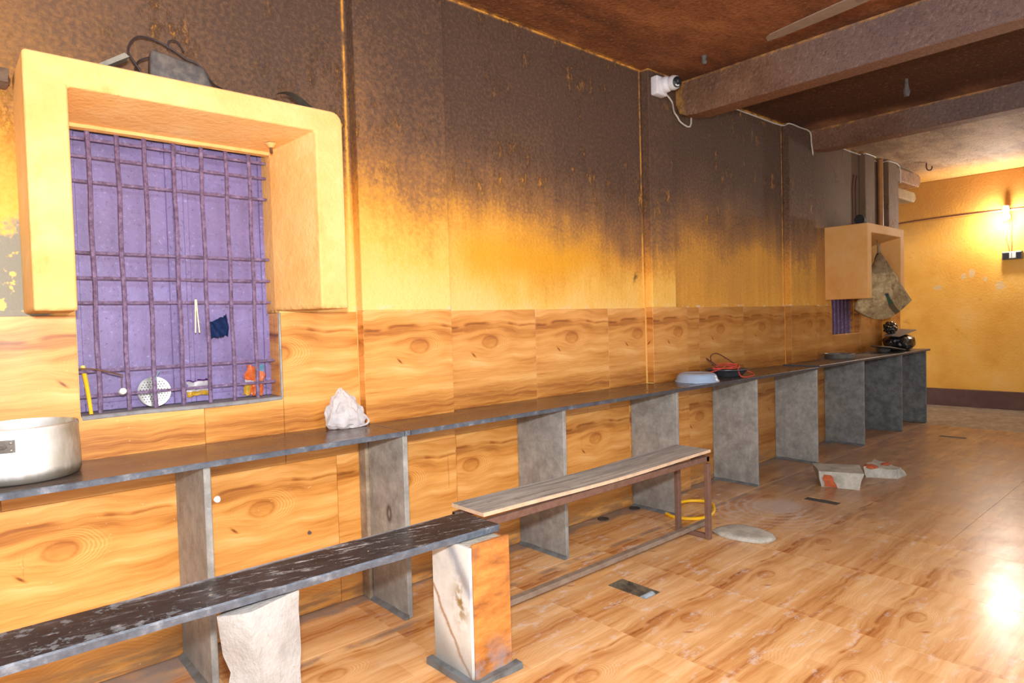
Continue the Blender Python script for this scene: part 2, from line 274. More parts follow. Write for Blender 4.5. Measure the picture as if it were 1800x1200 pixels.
def make_stone(name, base, lite, dark, far=False):
    a = NT(name, 0.55, 0.4); p = a.pos(); x, y, z = a.sep(p); n = a.noise(p, 13, 6, 0.72); g = a.noise(p, 70, 3, 0.6)
    v = a.noise(a.scale(p, (16, 16, 2.0)), 1.0, 4, 0.6)
    c = a.ramp(n, [(0.28, s2l(*dark)), (0.5, s2l(*base)), (0.74, s2l(*lite))])
    c = a.mix(a.step(v, 0.55, 0.72, 0, 0.4), c, s2l(*dark)); c = a.mix(a.step(g, 0.62, 0.74, 0, 0.35), c, s2l(*lite))
    foot = a.f('MULTIPLY', a.step(z, 0.22, 0.03), a.step(a.noise(p, 5, 4), 0.35, 0.65)); c = a.mix(a.f('MULTIPLY', foot, 0.5), c, s2l(*[k * 0.72 for k in base]))
    if far:
        rd = a.f('SQRT', a.f('ADD', a.f('POWER', a.f('MULTIPLY', a.f('SUBTRACT', y, -0.222), 1.0), 2.0), a.f('POWER', a.f('MULTIPLY', a.f('SUBTRACT', z, 0.404), 0.55), 2.0))); rk = a.f('MULTIPLY', a.gauss(rd, 0.014, 0.008), a.gauss(x, 1.39, 0.05)); c = a.mix(a.f('MULTIPLY', rk, 0.85), c, s2l(66, 62, 58))
        wsh = a.f('MULTIPLY', a.step(a.noise(p, 8, 5, 0.7), 0.54, 0.64), a.gauss(y, -0.09, 0.06)); wsh = a.f('MULTIPLY', wsh, a.step(x, 5.7, 6.0)); c = a.mix(a.f('MULTIPLY', wsh, 0.8), c, s2l(168, 160, 138))
        c = a.mix(a.step(x, 5.4, 6.6, 0, 0.8), c, a.mix(a.step(n, 0.35, 0.65), s2l(66, 74, 78), s2l(100, 108, 112)))
    a.color(c); a.bump(a.f('ADD', n, g), 0.15, 0.01); MAT[name] = a.m
make_stone('kota_stone', (150, 149, 145), (178, 177, 172), (120, 118, 114), True)
make_stone('grey_slab', (150, 136, 118), (186, 172, 152), (112, 100, 88))
def make_granite():
    a = NT('polished_black_granite', 0.16, 0.42); p = a.pos(); x, y, z = a.sep(p); n = a.noise(a.scale(p, (3, 9, 1)), 2, 5, 0.65)
    c = a.mix(a.step(n, 0.35, 0.7), s2l(70, 60, 56), s2l(98, 84, 76))
    d = a.step(a.noise(a.scale(p, (2.2, 6, 1)), 2.6, 5, 0.7), 0.60, 0.74); c = a.mix(a.f('MULTIPLY', d, 0.30), c, s2l(165, 152, 142))
    far = a.step(x, 4.2, 6.2); c = a.mix(a.f('MULTIPLY', far, 0.6), c, s2l(104, 96, 92))
    a.color(c); a.rough(a.f('ADD', a.f('ADD', 0.17, a.f('MULTIPLY', far, 0.20)), a.f('MULTIPLY', a.step(n, 0.4, 0.7), 0.16))); MAT['granite'] = a.m
    a = NT('rough_granite_edge', 0.45, 0.5); p = a.pos(); n = a.noise(p, 16, 5, 0.7); x = a.sep(p)[0]
    c = a.ramp(n, [(0.3, s2l(62, 68, 78)), (0.55, s2l(92, 100, 112)), (0.72, s2l(136, 142, 150)), (0.8, s2l(190, 190, 190))])
    c = a.mix(a.step(x, 1.6, 3.6, 0, 0.75), c, s2l(62, 58, 60)); a.color(c); a.bump(n, 0.4, 0.01); MAT['granite_edge'] = a.m
    a = NT('scuffed_black_granite', 0.3, 0.35); p = a.pos(); x, y, z = a.sep(p); n = a.noise(p, 5, 5, 0.65)
    c = a.mix(a.step(n, 0.35, 0.7), s2l(48, 44, 46), s2l(74, 68, 68))
    q = a.comb(a.f('ADD', a.f('MULTIPLY', x, 3.0), a.f('MULTIPLY', y, -5.0)), a.f('ADD', a.f('MULTIPLY', y, 26.0), a.f('MULTIPLY', x, 7.0)), 0.0)
    s1 = a.step(a.noise(q, 1.5, 6, 0.82), 0.545, 0.64); m = a.f('ADD', a.gauss(x, 0.92, 0.34), a.f('MULTIPLY', a.gauss(x, 1.36, 0.12), 0.5)); m = a.f('MINIMUM', a.f('ADD', m, 0.14), 1.0)
    c = a.mix(a.f('MULTIPLY', a.f('MULTIPLY', s1, m), 0.9), c, s2l(212, 214, 218))
    ed = a.f('MULTIPLY', a.step(y, -0.655, -0.635), a.step(a.noise(p, 9, 4), 0.42, 0.6)); c = a.mix(a.f('MULTIPLY', ed, 0.8), c, s2l(184, 192, 204))
    bl = a.f('MULTIPLY', a.step(a.noise(p, 24, 4, 0.7), 0.55, 0.63), a.step(x, 0.8, 0.3)); c = a.mix(a.f('MULTIPLY', bl, 0.6), c, s2l(140, 150, 158))
    sp = a.step(a.noise(p, 48, 2, 0.5), 0.70, 0.74); c = a.mix(a.f('MULTIPLY', sp, 0.6), c, s2l(214, 190, 160))
    a.color(c); a.rough(a.f('ADD', 0.24, a.f('MULTIPLY', s1, 0.4))); MAT['granite_bench'] = a.m
make_granite()
def make_purple():
    a = NT('purple_shutter_paint', 0.5, 0.4); p = a.pos(); n = a.noise(p, 4, 4, 0.65); g = a.noise(p, 70, 3, 0.6)
    c = a.ramp(n, [(0.3, s2l(114, 100, 142)), (0.55, s2l(128, 114, 162)), (0.78, s2l(144, 136, 190))])
    c = a.mix(a.step(g, 0.58, 0.70, 0, 0.5), c, s2l(66, 50, 66)); c = a.mix(a.step(g, 0.40, 0.30, 0, 0.4), c, s2l(176, 170, 222)); c = a.mix(a.step(a.noise(p, 9, 5, 0.7), 0.62, 0.70, 0, 0.35), c, s2l(98, 78, 100))
    x = a.sep(p)[0]; c = a.mix(a.step(x, 4, 5, 0, 0.6), c, s2l(66, 50, 84))
    a.color(c); a.bump(g, 0.25, 0.006); MAT['purple'] = a.m
    a = NT('purple_grille_paint', 0.65, 0.3); p = a.pos(); g = a.noise(p, 55, 4, 0.65)
    c = a.ramp(g, [(0.3, s2l(84, 66, 86)), (0.5, s2l(112, 92, 122)), (0.72, s2l(142, 122, 156))]); a.color(c); a.bump(g, 0.6, 0.008); MAT['grille'] = a.m
make_purple()
def make_misc():
    a = NT('rough_concrete', 0.85, 0.2); p = a.pos(); n = a.noise(p, 9, 5, 0.65); g = a.noise(p, 65, 4, 0.65)
    c = a.ramp(n, [(0.3, s2l(150, 146, 143)), (0.6, s2l(176, 174, 172))]); c = a.mix(a.step(g, 0.62, 0.72, 0, 0.4), c, s2l(120, 110, 102))
    a.color(c); a.bump(a.f('ADD', n, g), 0.45, 0.010); MAT['concrete'] = a.m
    a = NT('grey_mortar', 0.8, 0.2); p = a.pos(); n = a.noise(p, 12, 5, 0.65); g = a.noise(p, 70, 3, 0.6)
    c = a.ramp(n, [(0.3, s2l(150, 146, 136)), (0.65, s2l(196, 192, 180))]); a.color(a.mix(a.step(g, 0.6, 0.74, 0, 0.4), c, s2l(116, 108, 98))); a.bump(g, 0.4, 0.01); MAT['mortar'] = a.m
    plain('red_brick', (188, 92, 52), 0.85, var=0.3, sc=25, bump=0.4)
    plain('wet_cement', (112, 118, 122), 0.5, var=0.4, sc=14, dirt=(70, 70, 68), bump=0.3)
    # marble face of the pillar: white with diagonal grey and rust veins
    a = NT('veined_marble', 0.3, 0.5); p = a.pos(); x, y, z = a.sep(p); n = a.noise(p, 5, 5, 0.65)
    w = a.f('ADD', a.f('ADD', z, a.f('MULTIPLY', y, -1.3)), a.f('MULTIPLY', a.f('SUBTRACT', n, 0.5), 0.12))
    c = a.mix(a.step(n, 0.35, 0.75), s2l(236, 236, 232), s2l(204, 202, 194))
    c = a.mix(a.f('MULTIPLY', a.gauss(w, 1.485, 0.040), 0.8), c, s2l(140, 148, 164))
    c = a.mix(a.f('MULTIPLY', a.gauss(w, 1.187, 0.012), 0.85), c, s2l(166, 118, 74)); c = a.mix(a.f('MULTIPLY', a.step(w, 1.18, 1.05), 0.6), c, s2l(140, 146, 148))
    c = a.mix(a.f('MULTIPLY', a.f('MULTIPLY', a.gauss(y, -0.86, 0.04), a.gauss(z, 0.26, 0.08)), a.step(a.noise(p, 24, 4), 0.4, 0.6)), c, s2l(150, 122, 70))
    c = a.mix(a.f('MULTIPLY', a.step(z, 0.17, 0.02), 0.65), c, s2l(132, 130, 124)); a.color(c); MAT['marble'] = a.m
    a = NT('worn_orange_wood_tile', 0.35, 0.4); p = a.pos(); x, y, z = a.sep(p); n = a.noise(a.scale(p, (2, 2, 6)), 4, 5, 0.65); m = a.noise(p, 8, 5, 0.7)
    c = a.ramp(n, [(0.3, s2l(132, 80, 40)), (0.5, s2l(184, 118, 58)), (0.72, s2l(212, 146, 76))])
    c = a.mix(a.step(m, 0.52, 0.66, 0, 0.5), c, s2l(132, 88, 66)); lo = a.f('MULTIPLY', a.step(a.f('ADD', z, a.f('MULTIPLY', m, 0.3)), 0.34, 0.18), a.step(m, 0.42, 0.58)); c = a.mix(a.f('MULTIPLY', lo, 0.8), c, s2l(150, 140, 142))
    a.color(c); MAT['worn_tile'] = a.m
    a = NT('weathered_grey_plank', 0.8, 0.2); p = a.pos(); n = a.noise(a.scale(p, (1.5, 24, 24)), 2, 5, 0.65); g = a.noise(p, 30, 4, 0.65)
    c = a.ramp(n, [(0.3, s2l(128, 124, 118)), (0.5, s2l(170, 166, 159)), (0.72, s2l(204, 200, 193))]); c = a.mix(a.step(g, 0.58, 0.7, 0, 0.35), c, s2l(104, 95, 86)); a.color(c); a.bump(n, 0.4, 0.008); MAT['plank'] = a.m
    plain('fresh_cut_wood', (226, 196, 164), 0.7, var=0.2, sc=20); plain('rusty_brown_metal', (122, 90, 76), 0.7, var=0.3, sc=35, dirt=(92, 62, 48), bump=0.2)
    plain('dusty_metal_rail', (146, 128, 112), 0.7, var=0.35, sc=22, dirt=(116, 94, 78), bump=0.2)
    # aluminium pot, stained at the foot
    a = NT('used_aluminium', 0.36, 0.5, 0.45); p = a.pos(); x, y, z = a.sep(p); n = a.noise(a.scale(p, (12, 12, 5)), 1.0, 5, 0.65)
    c = a.mix(a.step(n, 0.4, 0.75), s2l(238, 240, 240), s2l(216, 214, 204))
    st = a.f('MULTIPLY', a.step(x, 0.22, 0.31), a.step(n, 0.2, 0.6, 0.4, 1.0)); c = a.mix(a.f('MULTIPLY', st, 0.85), c, s2l(140, 122, 82))
    ft = a.step(a.f('SUBTRACT', z, a.f('MULTIPLY', n, 0.025)), 0.79, 0.768); c = a.mix(a.f('MULTIPLY', ft, 0.8), c, s2l(92, 80, 60)); a.color(c); a.rough(a.f('ADD', 0.33, a.f('MULTIPLY', n, 0.2))); MAT['aluminium'] = a.m
    plain('steel', (196, 196, 194), 0.3, 0.85, var=0.2); plain('dull_steel', (142, 138, 130), 0.45, 0.5, var=0.3, sc=16); plain('dark_steel', (104, 110, 122), 0.35, 0.6, var=0.3)
    plain('blue_white_plastic', (158, 180, 208), 0.3, var=0.15, sc=22, dirt=(138, 154, 176)); plain('red_wire', (214, 76, 58), 0.5, var=0.1); plain('brown_wire', (96, 52, 40), 0.6, var=0.2)
    plain('yellow_plastic', (244, 190, 24), 0.35, var=0.08); plain('pale_yellow', (238, 214, 110), 0.4, var=0.1); plain('black_wire', (58, 46, 46), 0.6, var=0.2)
    plain('black_plastic_bag', (20, 20, 23), 0.25, spec=0.7, var=0.1, sc=20, dirt=(36, 36, 40)); plain('grey_board', (132, 122, 112), 0.7, var=0.2)
    plain('pale_tin', (176, 168, 160), 0.4, 0.5, var=0.3); plain('navy_cloth', (44, 66, 120), 0.85, spec=0.2, var=0.25, sc=40); plain('white_plastic', (226, 228, 234), 0.35, var=0.05)
    plain('dark_lens', (34, 38, 46), 0.12, spec=0.7, var=0.05); plain('matt_black', (44, 42, 44), 0.75, spec=0.2, var=0.3); plain('lens_glass', (70, 70, 74), 0.1, spec=0.8, var=0.05); plain('led_white', (245, 245, 245), 0.3, var=0.02); plain('white_cable', (212, 206, 196), 0.5, var=0.1)
    plain('dusty_grey_plastic', (86, 82, 82), 0.7, var=0.45, sc=30, dirt=(126, 118, 108), bump=0.2); plain('grey_shard', (142, 138, 126), 0.7, var=0.3); plain('fan_blade', (138, 124, 112), 0.5, var=0.2); plain('fan_motor', (120, 104, 92), 0.5, var=0.25)
    plain('brass_rod', (196, 178, 130), 0.4, 0.4, var=0.2); plain('orange_wrapper', (232, 112, 40), 0.35, var=0.3, sc=40, dirt=(244, 176, 120)); plain('yellow_wrapper', (232, 190, 60), 0.35, var=0.3, sc=40); plain('purple_wrapper', (92, 34, 130), 0.35, var=0.1); plain('white_wrapper', (228, 226, 230), 0.35, var=0.1); plain('blue_wrapper', (120, 176, 206), 0.35, var=0.2)
    plain('sill_cement', (142, 142, 144), 0.7, var=0.35, sc=20, dirt=(104, 98, 102), bump=0.3); plain('maroon_paint', (84, 52, 42), 0.55, var=0.3, sc=10, dirt=(104, 74, 60)); plain('crusty_cement', (112, 92, 76), 0.9, var=0.4, sc=18, dirt=(70, 52, 42), bump=0.9)
    plain('rust_hook', (108, 74, 52), 0.7, var=0.3); plain('mud', (116, 102, 82), 0.8, var=0.5, sc=26, dirt=(60, 54, 46), bump=0.6); plain('pvc_pipe', (170, 184, 196), 0.4, var=0.2); plain('grout', (150, 108, 72), 0.8, var=0.2); plain('dark_grate', (70, 66, 62), 0.7, var=0.3); plain('switch_white', (196, 192, 184), 0.4, var=0.2); plain('switch_frame', (96, 88, 80), 0.5, var=0.3)
    plain('pipe_paint', (170, 116, 62), 0.5, var=0.3, sc=9, dirt=(120, 86, 58)); plain('bulb_cap', (150, 150, 160), 0.4, var=0.1); plain('blue_twine', (130, 166, 180), 0.7, var=0.2)
    # woven sack
    a = NT('woven_jute_sack', 0.85, 0.2); p = a.pos(); x, y, z = a.sep(p); n = a.noise(p, 16, 5, 0.7); w = a.noise(p, 130, 2, 0.5)
    c = a.ramp(n, [(0.3, s2l(122, 98, 68)), (0.5, s2l(182, 156, 114)), (0.74, s2l(222, 200, 158))]); c = a.mix(a.step(w, 0.55, 0.7, 0, 0.3), c, s2l(98, 76, 48))
    u, v, _ = a.sep(a.uv()); d = a.f('ADD', v, a.f('MULTIPLY', u, 0.0))
    c = a.mix(a.step(v, 0.42, 0.36), c, a.mix(0.6, c, s2l(116, 96, 74)))
    c = a.mix(a.step(a.f('ADD', v, a.f('MULTIPLY', u, 0.45)), 1.0, 1.04), c, a.mix(0.35, c, s2l(96, 72, 46)))
    bl = a.f('MULTIPLY', a.f('LESS_THAN', a.f('ABSOLUTE', a.f('SUBTRACT', u, a.f('ADD', 0.5, a.f('MULTIPLY', a.f('SUBTRACT', v, 0.72), 0.8)))), 0.045), a.f('GREATER_THAN', v, 0.70)); tone = a.mix(a.step(v, 0.72, 0.76), s2l(52, 62, 72), a.mix(a.step(v, 0.84, 0.86), s2l(58, 86, 62), s2l(92, 76, 54)))
    c = a.mix(bl, c, tone); a.color(c); a.bump(a.f('ADD', n, w), 0.5, 0.012); MAT['sack'] = a.m
    # thin clear bag
    a = NT('clear_plastic_bag', 0.18, 0.6); p = a.pos(); n = a.noise(p, 22, 4, 0.6); a.color(a.mix(a.step(n, 0.4, 0.7), s2l(246, 243, 244), s2l(222, 219, 222))); a.b.inputs['Transmission Weight'].default_value = 0.45; a.b.inputs['IOR'].default_value = 1.12; a.bump(n, 0.5, 0.02); MAT['clear_bag'] = a.m
    a = NT('lit_bulb', 0.4); a.color((1, 1, 1, 1)); a.b.inputs['Emission Color'].default_value = (1, 0.98, 0.96, 1); a.b.inputs['Emission Strength'].default_value = 30; MAT['bulb'] = a.m
make_misc()

# ------------------------------------------------------------------ mesh helpers
LOC = {}
def mk(name, bm, mats, parent=None, smooth=False, angle=35, label=None, cat=None, group=None, kind=None, origin=None):
    me = bpy.data.meshes.new(name)
    if not isinstance(mats, (list, tuple)): mats = [mats]
    for m in mats: me.materials.append(MAT[m] if isinstance(m, str) else m)
    vs = [v.co for v in bm.verts]
    lo = [min(v[i] for v in vs) for i in range(3)]; hi = [max(v[i] for v in vs) for i in range(3)]
    org = Vector(origin) if origin else Vector(((lo[0] + hi[0]) / 2, (lo[1] + hi[1]) / 2, lo[2]))
    for v in bm.verts: v.co -= org
    bmesh.ops.recalc_face_normals(bm, faces=bm.faces)
    for fc in bm.faces: fc.smooth = smooth
    bm.to_mesh(me); bm.free()
    if smooth and angle: me.set_sharp_from_angle(angle=math.radians(angle))
    o = bpy.data.objects.new(name, me); COL.objects.link(o)
    o.location = org
    if parent is not None:
        o.parent = parent; o.location = org - LOC[parent.name]
    LOC[o.name] = org
    tag(o, label, cat, group, kind)
    return o
def tag(o, label=None, cat=None, group=None, kind=None):
    if label: o['label'] = label
    if cat: o['category'] = cat
    if group: o['group'] = group
    if kind: o['kind'] = kind
    return o
def thing(name, loc, label=None, cat=None, group=None, kind=None):
    o = bpy.data.objects.new(name, None); o.empty_display_size = 0.05; COL.objects.link(o); o.location = loc; LOC[o.name] = Vector(loc)
    return tag(o, label, cat, group, kind)
def B(): return bmesh.new()
def box(bm, x0, x1, y0, y1, z0, z1, bev=0.0, seg=1, mi=0):
    r = bmesh.ops.create_cube(bm, size=1.0); vs = r['verts']
    for v in vs:
        v.co = Vector((x0 + (v.co.x + 0.5) * (x1 - x0), y0 + (v.co.y + 0.5) * (y1 - y0), z0 + (v.co.z + 0.5) * (z1 - z0)))
    fs = list({f for v in vs for f in v.link_faces})
    if bev:
        es = list({e for v in vs for e in v.link_edges})
        r = bmesh.ops.bevel(bm, geom=es, offset=bev, segments=seg, profile=0.5, affect='EDGES'); fs = [f for f in bm.faces if f.is_valid and all(x0 - 1e-4 <= v.co.x <= x1 + 1e-4 and y0 - 1e-4 <= v.co.y <= y1 + 1e-4 and z0 - 1e-4 <= v.co.z <= z1 + 1e-4 for v in f.verts)] if mi else []
    if mi:
        for f in fs: f.material_index = mi
    return vs
def prism(bm, pts, z0, z1, axis='z'):
    """polygon extruded along an axis; pts are 2-D"""
    def P(p, h): return {'z': (p[0], p[1], h), 'y': (p[0], h, p[1]), 'x': (h, p[0], p[1])}[axis]
    a = [bm.verts.new(P(p, z0)) for p in pts]; b = [bm.verts.new(P(p, z1)) for p in pts]; n = len(pts)
    bm.faces.new(a[::-1]); bm.faces.new(b)
    for i in range(n): bm.faces.new((a[i], a[(i + 1) % n], b[(i + 1) % n], b[i]))
def hexa(bm, c):
    """8 corners: bottom four then top four"""
    v = [bm.verts.new(p) for p in c]
    for q in ((3, 2, 1, 0), (4, 5, 6, 7), (0, 1, 5, 4), (1, 2, 6, 5), (2, 3, 7, 6), (3, 0, 4, 7)): bm.faces.new([v[i] for i in q])
def tube(bm, pts, r, seg=8, caps=True, r1=None):
    pts = [Vector(p) for p in pts]; rings = []; n = len(pts); nrm = None
    for i, p in enumerate(pts):
        t = (pts[min(i + 1, n - 1)] - pts[max(i - 1, 0)]).normalized()
        if nrm is None: nrm = t.orthogonal().normalized()
        else: nrm = (nrm - t * nrm.dot(t)).normalized()
        bi = t.cross(nrm); rad = r if r1 is None else r + (r1 - r) * i / (n - 1)
        rings.append([bm.verts.new(p + (nrm * math.cos(2 * math.pi * k / seg) + bi * math.sin(2 * math.pi * k / seg)) * rad) for k in range(seg)])
    for a, b in zip(rings, rings[1:]):
        for k in range(seg): bm.faces.new((a[k], a[(k + 1) % seg], b[(k + 1) % seg], b[k]))
    if caps: bm.faces.new(rings[0][::-1]); bm.faces.new(rings[-1])
def spline(pts, n=8):
    P = [Vector(p) for p in pts]; out = []
    for i in range(len(P) - 1):
        p0, p1, p2, p3 = P[max(i - 1, 0)], P[i], P[i + 1], P[min(i + 2, len(P) - 1)]
        for k in range(n):
            t = k / n; out.append(0.5 * ((2 * p1) + (p2 - p0) * t + (2 * p0 - 5 * p1 + 4 * p2 - p3) * t * t + (3 * p1 - p0 - 3 * p2 + p3) * t ** 3))
    return out + [P[-1]]
def lathe(bm, prof, c, seg=40, M=None):
    """profile of (radius, height) revolved about a vertical axis through c; M tilts it"""
    rings = []; c = Vector(c)
    for r, z in prof:
        ring = []
        for k in range(seg):
            p = Vector((r * math.cos(2 * math.pi * k / seg), r * math.sin(2 * math.pi * k / seg), z))
            if M: p = M @ p
            ring.append(bm.verts.new(c + p))
        rings.append(ring)
    for a, b in zip(rings, rings[1:]):
        for k in range(seg): bm.faces.new((a[k], a[(k + 1) % seg], b[(k + 1) % seg], b[k]))
    for ring, (r, z) in ((rings[0][::-1], prof[0]), (rings[-1], prof[-1])):
        if r > 1e-5: bm.faces.new(ring)
    bmesh.ops.remove_doubles(bm, verts=bm.verts, dist=1e-6)
def rough_up(bm, amt, sc, cuts=0, seed=0, keep_base=None):
    if cuts: bmesh.ops.subdivide_edges(bm, edges=bm.edges[:], cuts=cuts, use_grid_fill=True)
    for v in bm.verts:
        d = mn.noise_vector(v.co * sc + Vector((seed, seed * 1.7, 3.1)))
        d2 = mn.noise_vector(v.co * sc * 3.1 + Vector((seed, 5, 1)))
        q = v.co + d * amt + d2 * amt * 0.45
        if keep_base is not None and v.co.z < keep_base + 1e-4: q.z = v.co.z
        v.co = q
def blob(bm, c, r, sub=4, amt=0.25, sc=6.0, flat=None, seed=0, shape=None):
    rr = bmesh.ops.create_icosphere(bm, subdivisions=sub, radius=1.0)
    for v in rr['verts']:
        n = v.co.normalized()
        k = 1 + amt * (abs(mn.noise(n * sc + Vector((seed, 0, 0)))) * 2 - 0.5) + amt * 0.5 * (abs(mn.noise(n * sc * 2.3 + Vector((0, seed, 0)))) * 2 - 0.4)
        p = Vector((n.x * r[0], n.y * r[1], n.z * r[2])) * k
        if shape: p = shape(p, n)
        p += Vector(c)
        if flat is not None and p.z < flat: p.z = flat + 0.0005 * (p.z - flat)
        v.co = p
def sheet(bm, P, nu, nv, th=0.002):
    """P(u,v)->Vector gives a surface; a thin closed shell is built"""
    uvl = bm.loops.layers.uv.verify()
    g = [[bm.verts.new(P(i / nu, j / nv)) for i in range(nu + 1)] for j in range(nv + 1)]; fs = []
    for j in range(nv):
        for i in range(nu):
            f = bm.faces.new((g[j][i], g[j][i + 1], g[j + 1][i + 1], g[j + 1][i])); fs.append(f)
            for l, (a, b) in zip(f.loops, ((i, j), (i + 1, j), (i + 1, j + 1), (i, j + 1))): l[uvl].uv = (a / nu, b / nv)
    bmesh.ops.solidify(bm, geom=fs, thickness=th)
T = 0.61
def tile_mesh(bm, axis, a0, a1, b0, b1, front, thick, ua, ub, chamf=0.0022, out=-1, gap=0.0012):
    """a tile with chamfered front: axis 'y' (wall, a=x b=z), 'x' (reveal, a=y b=z), 'z' (floor, a=x b=y); uv from the print origin"""
    a0 += gap; a1 -= gap; b0 += gap; b1 -= gap
    def P(a, b, d):
        return {'y': (a, front + d, b), 'x': (front + d, a, b), 'z': (a, b, front + d)}[axis]
    bk = [bm.verts.new(P(a, b, -out * thick)) for a, b in ((a0, b0), (a1, b0), (a1, b1), (a0, b1))]
    md = [bm.verts.new(P(a, b, -out * chamf)) for a, b in ((a0, b0), (a1, b0), (a1, b1), (a0, b1))]
    c = chamf
    fr = [bm.verts.new(P(a, b, 0)) for a, b in ((a0 + c, b0 + c), (a1 - c, b0 + c), (a1 - c, b1 - c), (a0 + c, b1 - c))]
    fs = [bm.faces.new(fr), bm.faces.new(bk[::-1])]
    for p, q in ((bk, md), (md, fr)):
        for i in range(4): fs.append(bm.faces.new((p[i], p[(i + 1) % 4], q[(i + 1) % 4], q[i])))
    uvl = bm.loops.layers.uv.verify(); ia, ib = {'y': (0, 2), 'x': (1, 2), 'z': (0, 1)}[axis]
    for f in fs:
        for l in f.loops: l[uvl].uv = ((l.vert.co[ia] - ua) / T, (l.vert.co[ib] - ub) / T)

# ================================================================== SETTING
ZC = 2.765
# floor bed, floor tiles
bm = B(); box(bm, -2.0, 9.35, -5.5, 0.0, -0.16, -0.042); box(bm, 7.86, 9.35, 0.0, 1.5, -0.16, -0.042)
floor = mk('floor', bm, 'grout', kind='structure')
XJ = [1.907 + T * i for i in range(-4, 10)]; XJ = [x for x in XJ if x < 7.6] + [7.655]
YJ = [0.0, -0.36, -0.97, -1.58, -2.19, -2.80, -3.41]
HOLES = [(2.205, 2.312, -0.908, -0.695), (4.118, 4.200, -0.912, -0.700), (6.985, 7.070, -0.885, -0.670)]
for i in range(len(XJ) - 1):
    for j in range(len(YJ) - 1):
        x0, x1, y1, y0 = XJ[i], XJ[i + 1], YJ[j], YJ[j + 1]
        h = [q for q in HOLES if x0 < q[0] and q[1] < x1 and y0 < q[2] and q[3] < y1]
        bm = B(); ub = y1 - T if j else -0.36
        if not h:
            tile_mesh(bm, 'z', x0, x1, y0, y1, 0.0, 0.04, x0, ub, out=1, chamf=0.0007, gap=0.0004)
        else:
            hx0, hx1, hy0, hy1 = h[0]; g = 0.0012
            xs = [x0 + g, hx0, hx1, x1 - g]; ys = [y0 + g, hy0, hy1, y1 - g]
            top = [[bm.verts.new((x, y, 0)) for x in xs] for y in ys]; bot = [[bm.verts.new((x, y, -0.04)) for x in xs] for y in ys]
            for a in range(3):
                for b in range(3):
                    if a == 1 and b == 1: continue
                    bm.faces.new((top[a][b], top[a][b + 1], top[a + 1][b + 1], top[a + 1][b])); bm.faces.new((bot[a][b], bot[a + 1][b], bot[a + 1][b + 1], bot[a][b + 1]))
            def wallq(k):
                for (p, q) in k: bm.faces.new((top[p[0]][p[1]], top[q[0]][q[1]], bot[q[0]][q[1]], bot[p[0]][p[1]]))
            wallq([((0, k), (0, k + 1)) for k in range(3)] + [((3, k), (3, k + 1)) for k in range(3)] + [((k, 0), (k + 1, 0)) for k in range(3)] + [((k, 3), (k + 1, 3)) for k in range(3)])
            wallq([((1, 1), (1, 2)), ((2, 1), (2, 2)), ((1, 1), (2, 1)), ((1, 2), (2, 2))])
            uvl = bm.loops.layers.uv.verify()
            for f in bm.faces:
                for l in f.loops: l[uvl].uv = ((l.vert.co.x - x0) / T, (l.vert.co.y - ub) / T)
        mk('floor_tile', bm, 'wood_floor', floor)
bm = B(); box(bm, 7.66, 9.348, -5.4, -0.002, -0.04, -0.004, 0.002); mk('stone_slab', bm, 'grey_slab', floor)
bm = B(); box(bm, 7.87, 9.348, 0.0, 1.49, -0.04, -0.004, 0.002); mk('stone_slab', bm, 'grey_slab', floor)

# main wall with two window openings
W1 = (0.36, 1.049, 0.909, 1.890); W2 = (6.300, 6.975, 0.974, 1.720)
bm = B()
def wall_box(x0, x1, z0, z1): box(bm, x0, x1, 0.0, 0.22, z0, z1)
wall_box(-2.0, W1[0], -0.16, ZC); wall_box(W1[0], W1[1], -0.16, W1[2]); wall_box(W1[0], W1[1], W1[3], ZC)
wall_box(W1[1], W2[0], -0.16, ZC); wall_box(W2[0], W2[1], -0.16, W2[2]); wall_box(W2[0], W2[1], W2[3], ZC); wall_box(W2[1], 7.86, -0.16, ZC)
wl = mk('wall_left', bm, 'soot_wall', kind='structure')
bm = B(); box(bm, 7.86, 9.57, 1.5, 1.7, -0.16, ZC); mk('wall_recess', bm, 'far_wall', kind='structure')
bm = B(); box(bm, 9.35, 9.57, -5.5, 1.5, -0.16, ZC); wf = mk('wall_far', bm, 'far_wall', kind='structure')
bm = B(); box(bm, 9.31, 9.35, -5.5, 1.5, -0.004, 0.205, 0.004); mk('baseboard_far', bm, 'maroon_paint', kind='structure')
bm = B(); box(bm, 9.29, 9.35, -5.5, 1.5, 2.29, ZC, 0.008, 2); mk('trim_far', bm, 'far_wall', kind='structure')
bm = B(); box(bm, -2.0, 9.57, -5.5, 0.0, ZC, ZC + 0.15); box(bm, 7.86, 9.57, 0.0, 1.7, ZC, ZC + 0.15); mk('ceiling', bm, 'ceiling', kind='structure')

# columns
CA = (1.39, 1.862, -0.06); CB = (3.455, 3.845, -0.06); CC = (5.365, 5.850, -0.06); CD = (6.985, 7.235, -0.06); CE = (7.560, 7.855, -0.08)
cols = []
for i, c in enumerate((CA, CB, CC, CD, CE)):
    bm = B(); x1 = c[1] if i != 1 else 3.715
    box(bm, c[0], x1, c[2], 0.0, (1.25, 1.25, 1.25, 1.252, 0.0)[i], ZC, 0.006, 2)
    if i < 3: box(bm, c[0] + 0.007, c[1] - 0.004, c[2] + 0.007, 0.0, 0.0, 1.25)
    cols.append(mk('trim_%d' % (i + 1), bm, 'soot_wall', kind='structure'))
